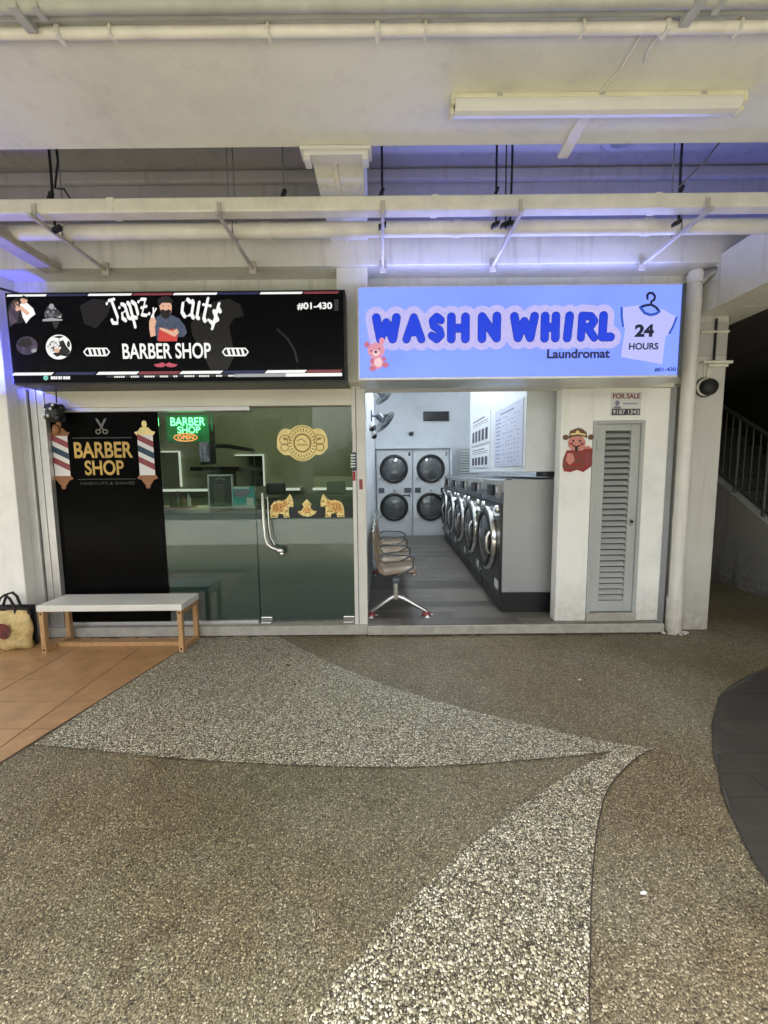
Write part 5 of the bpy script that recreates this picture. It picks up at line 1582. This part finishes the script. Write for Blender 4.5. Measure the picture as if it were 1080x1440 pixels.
# posters on the bulkhead's side
XW = 1.4485
def atX(u, v):
    x, y = (u - 540), (v - 720)
    d = rt * (x / FOC) + upv * (-y / FOC) + fwd
    t_ = XW / d.x
    return d.y * t_, EYE + d.z * t_
def wposter(y0, y1, z0, z1, m, label, kind):
    t = thing('poster', (XW, (y0 + y1) / 2, z0), label, 'poster', 'posters beside the washers')
    B(XW - 0.006, XW, y0, y1, z0, z1).build('sheet', m, t)
    l = MB()
    def bar(fa, fb, za, zb):
        ya, yb = y1 + (y0 - y1) * fa, y1 + (y0 - y1) * fb     # fractions run from the far (left) edge
        zA, zB = z0 + (z1 - z0) * za, z0 + (z1 - z0) * zb
        l.add([(XW - 0.0068, ya, zA), (XW - 0.0068, yb, zA), (XW - 0.0068, yb, zB), (XW - 0.0068, ya, zB)], [(0, 1, 2, 3)])
    ink = MB()
    if kind == 'big':
        bar(0.22, 0.72, 0.895, 0.925)
        for r_ in range(12):
            zz = 0.82 - r_ * 0.068
            bar(0.04, 0.22 + random.uniform(0, 0.06), zz, zz + 0.018)
            for k in range(6):
                if random.random() < 0.75:
                    f = 0.34 + k * 0.10
                    bar(f, f + 0.045, zz, zz + 0.016)
        bar(0.0, 1.0, 0.03, 0.034); bar(0.0, 1.0, 0.965, 0.97)
        for r_ in range(4):
            bar(0.02, 0.98, 0.19 + 0.19 * r_, 0.193 + 0.19 * r_)
    else:
        bar(0.1, 0.75, 0.86, 0.90)
        bar(0.1, 0.9, 0.76, 0.78); bar(0.1, 0.9, 0.69, 0.705)
        for k in range(5):
            bar(0.08 + k * 0.175, 0.08 + k * 0.175 + 0.115, 0.14, 0.52)
        bar(0.02, 0.98, 0.02, 0.03)
    l.build('print', 'ink' if kind != 'big' else 'inkgrey', t)
ya, za = atX(694.7, 577.4); yb, zb = atX(735.6, 652.6)
wposter(4.18, 5.22, 1.665, 2.36, 'posterpaper', 'large pale lilac price poster on the white wall above the washers', 'big')
wposter(5.46, 6.62, 2.00, 2.43, 'posterwhite', 'upper small white poster with a row of black figures', 'small')
wposter(5.46, 6.62, 1.66, 1.97, 'posterwhite', 'lower small white poster with a row of black figures', 'small')
tag(B(1.64, 1.80, 4.11, 4.3, 1.545, 1.598).build('gap_shade_box', 'black'), 'flat black box standing in for the shadow on top of the nearest washer', 'box')  # black block stands in for the shade in the gap
# tandem seating along the left wall
bsn = thing('beam_seat', (0.12, 4.1, 0.09), 'row of tan bent seats on a Y-shaped steel leg inside the laundromat', 'bench')
for yy in (4.10, 5.85):
    MB().tube([(0.12, yy, 0.47), (0.12, yy, 0.28)], [0.034, 0.038], 14).build('leg', 'chrome', bsn)
    for xx in (-0.145, 0.44):
        ft = MB().tube([(0.12, yy, 0.31), (0.12 + (xx - 0.12) * 0.25, yy, 0.275), (0.12 + (xx - 0.12) * 0.65, yy, 0.20), (xx, yy, 0.135)], [0.034, 0.03, 0.025, 0.02], 10).build('foot', 'chrome', bsn)
        MB().lathe([(0.045, 0.0), (0.045, 0.02), (0.03, 0.045), (0.0, 0.05)], (xx, yy, 0.0925), (0, 0, 1), 14).build('foot_cap', 'seatred', ft)
        tp = MB()
        for a in (0.3, 2.1, 4.4):
            tp.add([(xx + 0.03 * math.cos(a), yy - 0.02 + 0.03 * math.sin(a), 0.10), (xx + 0.085 * math.cos(a), yy - 0.02 + 0.07 * math.sin(a), 0.096), (xx + 0.085 * math.cos(a + 0.6), yy - 0.02 + 0.07 * math.sin(a + 0.6), 0.096), (xx + 0.03 * math.cos(a + 0.6), yy - 0.02 + 0.03 * math.sin(a + 0.6), 0.115)], [(0, 1, 2, 3), (3, 2, 1, 0)])
        tp.build('tape', 'whiteprint', ft)
B(0.08, 0.16, 4.04, 6.4, 0.455, 0.50).build('beam', 'panelgrey', bsn, 0.006)
prof = [(0.35, 0.525), (0.31, 0.550), (0.22, 0.548), (0.10, 0.535), (0.0, 0.525), (-0.055, 0.56), (-0.085, 0.66), (-0.105, 0.80), (-0.125, 0.96)]
for k in range(4):
    y0_ = 4.16 + k * 0.57
    s_ = MB()
    for side_ in (0.0, 0.014):
        pass
    vsn, fsn = [], []
    for (px_, pz_) in prof:
        vsn += [(px_, y0_, pz_), (px_, y0_ + 0.50, pz_), (px_ - 0.006, y0_ + 0.50, pz_ - 0.016), (px_ - 0.006, y0_, pz_ - 0.016)]
    for i in range(len(prof) - 1):
        for j in range(4):
            fsn.append((i * 4 + j, i * 4 + (j + 1) % 4, (i + 1) * 4 + (j + 1) % 4, (i + 1) * 4 + j))
    fsn += [(3, 2, 1, 0), tuple(len(vsn) - 4 + j for j in range(4))]
    s_.add(vsn, fsn, True)
    sh_ = s_.build('seat_shell', 'seattan', bsn)
    MB().tube([(-0.13, y0_, 0.97), (-0.11, y0_ + 0.12, 0.99), (-0.125, y0_ + 0.25, 1.0), (-0.11, y0_ + 0.38, 0.99), (-0.13, y0_ + 0.50, 0.97)], 0.012, 8).build('top_rail', 'rod', sh_)
    MB().tube([(0.12, y0_ - 0.03, 0.50), (0.30, y0_ - 0.03, 0.60), (0.31, y0_ - 0.03, 0.70), (0.24, y0_ - 0.03, 0.735), (0.0, y0_ - 0.03, 0.745), (-0.06, y0_ - 0.03, 0.72)], 0.011, 8).build('armrest', 'panelgrey', bsn)
# tube lamps on the laundromat ceiling
for k, (x, yy) in enumerate(((0.75, 5.2), (0.75, 7.6))):
    t = thing('tube_lamp', (x, yy, 3.7), ('near', 'far')[k] + ' lit tube lamp on the laundromat ceiling', 'ceiling light', 'laundromat tube lamps')
    B(x - 0.05, x + 0.05, yy - 0.62, yy + 0.62, 3.64, 3.699).build('housing', 'whiteenamel', t)
    MB().tube([(x, yy - 0.6, 3.61), (x, yy + 0.6, 3.61)], 0.03, 10).build('tube', 'tube_cool', t)

# ================================================================== IN FRONT OF THE SHOPS
bn = thing('bench', (-2.46, 3.63, 0), 'low wooden bench with a white top in front of the barber glass', 'bench')
B(-3.115, -1.815, 3.455, 3.795, 0.392, 0.45).build('seat', 'benchtop', bn, 0.006)
for sx in (0, 1):
    xa = -3.105 if sx == 0 else -1.865
    for yy, nm in ((3.462, 'leg'), (3.745, 'leg')):
        B(xa, xa + 0.042, yy, yy + 0.042, 0.0, 0.392).build(nm, 'wood', bn, 0.003)
    B(xa + 0.002, xa + 0.040, 3.5045, 3.7445, 0.004, 0.044).build('floor_rail', 'wood', bn, 0.003)
    B(xa + 0.002, xa + 0.040, 3.5045, 3.7445, 0.35, 0.391).build('top_rail', 'wood', bn, 0.003)
    MB().lathe([(0.009, 0), (0.009, 0.003), (0, 0.004)], (xa + 0.021, 3.462, 0.035), (0, -1, 0), 10).build('bolt', 'bolt', bn)
    MB().lathe([(0.009, 0), (0.009, 0.003), (0, 0.004)], (xa + 0.021 , 3.462, 0.37), (0, -1, 0), 10).build('bolt', 'bolt', bn)
B(-3.064, -1.864, 3.60, 3.64, 0.005, 0.043).build('stretcher', 'wood', bn, 0.003)

tb = thing('tote_bag', (-3.46, 3.57, 0.01), 'gold cloth tote bag with black handles against the white end wall', 'bag')
bm = bmesh.new()
def bagpt(i, j, side):
    f, h = i / 12, j / 12
    x = -3.655 + 0.37 * f + 0.012 * math.sin(9 * h + 3 * f)
    z = 0.012 + 0.365 * h + 0.008 * math.sin(11 * f)
    puff = (math.sin(math.pi * f) ** 0.5) * (0.075 * (1 - 0.75 * h ** 2)) * (0.75 if h < 0.05 else 1)
    wr = 0.014 * math.sin(17 * f + 9 * h) * math.sin(13 * h + 4 * f) * (1 if 0 < i < 12 else 0)
    return (x, 3.585 + side * (puff + wr + 0.006), z)
mbg = MB()
vsn, fsn = [], []
for sd in (-1, 1):
    o = len(vsn)
    for j in range(13):
        for i in range(13):
            vsn.append(bagpt(i, j, sd))
    for j in range(12):
        for i in range(12):
            q = (o + j * 13 + i, o + j * 13 + i + 1, o + (j + 1) * 13 + i + 1, o + (j + 1) * 13 + i)
            fsn.append(q if sd < 0 else q[::-1])
for i in range(12):
    fsn.append((i, 169 + i, 169 + i + 1, i + 1))
for j in range(12):
    fsn.append((j * 13, (j + 1) * 13, 169 + (j + 1) * 13, 169 + j * 13))
    fsn.append((j * 13 + 12, 169 + j * 13 + 12, 169 + (j + 1) * 13 + 12, (j + 1) * 13 + 12))
mbg.add(vsn, fsn, True)
mbg.build('bag_body', 'bagcloth', tb)
l = MB()
pts = disc(-3.47, 0.20, 0.062, 0.075, 20)
l.add([(p[0], 3.494 + 0.35 * abs(p[0] + 3.47) ** 1.5, p[1]) for p in pts], [tuple(range(20))])
l.build('round_print', 'bagprint', tb)
for sd, dy in ((-1, -0.03), (1, 0.03)):
    MB().tube([(-3.56, 3.585 + dy, 0.34), (-3.555, 3.585 + dy, 0.42), (-3.52, 3.585 + dy * 1.2, 0.50 + 0.01 * sd), (-3.47, 3.585 + dy * 1.3, 0.525), (-3.43, 3.585 + dy * 1.2, 0.49), (-3.40, 3.585 + dy, 0.41), (-3.395, 3.585 + dy, 0.34)], 0.011, 8).build('handle', 'bagblack', tb)
MB().tube([(-3.66, 3.56, 0.385), (-3.5, 3.55, 0.40), (-3.30, 3.575, 0.385), (-3.295, 3.59, 0.33)], 0.015, 8).build('trim', 'bagblack', tb)
B(-3.66, -3.30, 3.64, 3.66, 0.02, 0.40).build('back_panel', 'bagblack', tb, 0.004)

ho = thing('hanging_ornament', (-3.06, 3.8, 2.4), 'round black ornament with pale spots hanging at the left of the header', 'ornament')
MB().tube([(-3.04, 3.80, 2.39), (-3.045, 3.80, 2.28)], 0.006, 6).build('cord', 'bolt', ho)
hb = MB().lathe([(0.0, 0.085), (0.04, 0.08), (0.066, 0.042), (0.074, 0.0), (0.066, -0.042), (0.04, -0.076), (0.0, -0.085)], (-3.05, 3.78, 2.185), (0, 0, 1), 18).build('body', 'leather', ho)
for k in range(8):
    a = 2 * math.pi * k / 8 + 0.2
    MB().lathe([(0.03, -0.02), (0.034, 0.0), (0.02, 0.014), (0.0, 0.018)], (-3.05 + 0.064 * math.cos(a), 3.78 + 0.064 * math.sin(a), 2.185 + 0.05 * (-1) ** k), (math.cos(a), math.sin(a), 0.2 * (-1) ** k), 12).build('petal', 'black', ho)
for dx, dz in ((-0.03, 0.02), (0.025, 0.025), (-0.005, -0.035), (0.045, 0.06), (-0.05, -0.05)):
    MB().sphere((-3.05 + dx, 3.70, 2.185 + dz), 0.013, 10).build('spot', 'whiteprint', ho)
MB().lathe([(0.0, 0.0), (0.022, -0.01), (0.034, -0.05), (0.026, -0.09), (0.0, -0.10)], (-3.06, 3.79, 2.085), (0, 0, 1), 14).build('tassel', 'bronze', ho)

# small litter on the paving
def litter(u, v, r, m, label, name):
    d = at(u, v, 1.0) - Vector((0, 0, EYE))
    t_ = EYE / -d.z
    c = Vector((d.x * t_, d.y * t_, 0.005))
    mb = MB()
    pts = []
    for k in range(7):
        a = 2 * math.pi * k / 7
        q = r * random.uniform(0.6, 1.1)
        pts.append((c.x + q * math.cos(a), c.y + 0.6 * q * math.sin(a)))
    n = len(pts)
    vv = [(p[0], p[1], 0.0065 + random.uniform(0, 0.25) * r) for p in pts] + [(c.x, c.y, 0.008 + 0.5 * r)] + [(p[0], p[1], 0.006) for p in pts]
    mb.add(vv, [(i, (i + 1) % n, n) for i in range(n)] + [(i, n + 1 + i, n + 1 + (i + 1) % n, (i + 1) % n) for i in range(n)] + [tuple(range(2 * n, n, -1))], True)
    tag(mb.build(name, m), label, name.replace('_', ' '))
litter(905, 1258, 0.016, 'whiteprint', 'scrap of white paper on the brown paving, lower right', 'paper_scrap')
litter(405, 937, 0.026, 'bark', 'dead dark leaf on the pale pebble band near the shops', 'dead_leaf')
litter(1018, 1170, 0.018, 'bark', 'dead dark leaf beside the curved slate patch', 'dead_leaf')
litter(815, 957, 0.014, 'pipe', 'small straw coloured scrap on the brown paving near the threshold', 'paper_scrap')

# ================================================================== ACROSS THE ROAD (seen only as reflections)
def tree(x, yy, h, label, seed):
    rnd = random.Random(seed)
    t = thing('street_tree', (x, yy, -0.16), label, 'tree', 'trees across the road')
    tr = MB().tube([(x, yy, -0.2), (x + 0.1, yy, h * 0.3), (x - 0.1, yy, h * 0.6), (x, yy, h * 0.85)], [0.22, 0.17, 0.11, 0.04], 10)
    for k in range(6):
        a = rnd.uniform(0, 6.28)
        b_ = h * rnd.uniform(0.3, 0.6)
        tr.tube([(x, yy, b_), (x + 0.9 * math.cos(a), yy + 0.9 * math.sin(a), b_ + 0.9), (x + 1.7 * math.cos(a), yy + 1.7 * math.sin(a), b_ + 1.5)], [0.09, 0.06, 0.02], 7)
    tr.build('trunk', 'bark', t)
    cr = MB()
    for k in range(1500):
        cl = rnd.randrange(14)
        r2 = random.Random(seed * 99 + cl)
        c = Vector((x + r2.uniform(-1.8, 1.8), yy + r2.uniform(-1.8, 1.8), h * r2.uniform(0.5, 0.95)))
        p = c + Vector((rnd.gauss(0, .55), rnd.gauss(0, .55), rnd.gauss(0, .45)))
        u_ = Vector((rnd.gauss(0, 1), rnd.gauss(0, 1), rnd.gauss(0, 1))).normalized() * 0.16
        v_ = u_.orthogonal().normalized() * 0.09
        cr.add([p - u_, p + v_, p + u_, p - v_], [(0, 1, 2, 3)])
    cr.build('crown', 'leafgreen', t)
ap = thing('apartment_block', (-26, -27, -0.16), 'grey apartment block across the road, mirrored in the barber glass', 'building')
B(-46, -6.6, -30, -24, -0.16, 8.4).build('wall', 'stairgrey', ap)
for fl in range(2):
    for k in range(12):
        B(-45 + k * 3.2, -43.2 + k * 3.2, -23.999, -23.95, 1.4 + fl * 3.0, 2.9 + fl * 3.0).build('window', 'darkglass', ap)
for k, (x, h) in enumerate(((-16, 6.0), (-10.5, 5.2), (-8.6, 4.6), (-0.4, 3.2), (5.0, 4.6), (11, 6.2), (17, 5.4))):
    tree(x, -18.5 - (k % 3) * 1.4, h, ('leafy tree across the road behind the viewer, %s' % ['far west end', 'second from the west', 'third from the west', 'straight across', 'third from the east', 'second from the east', 'far east end'][k]), k + 3)
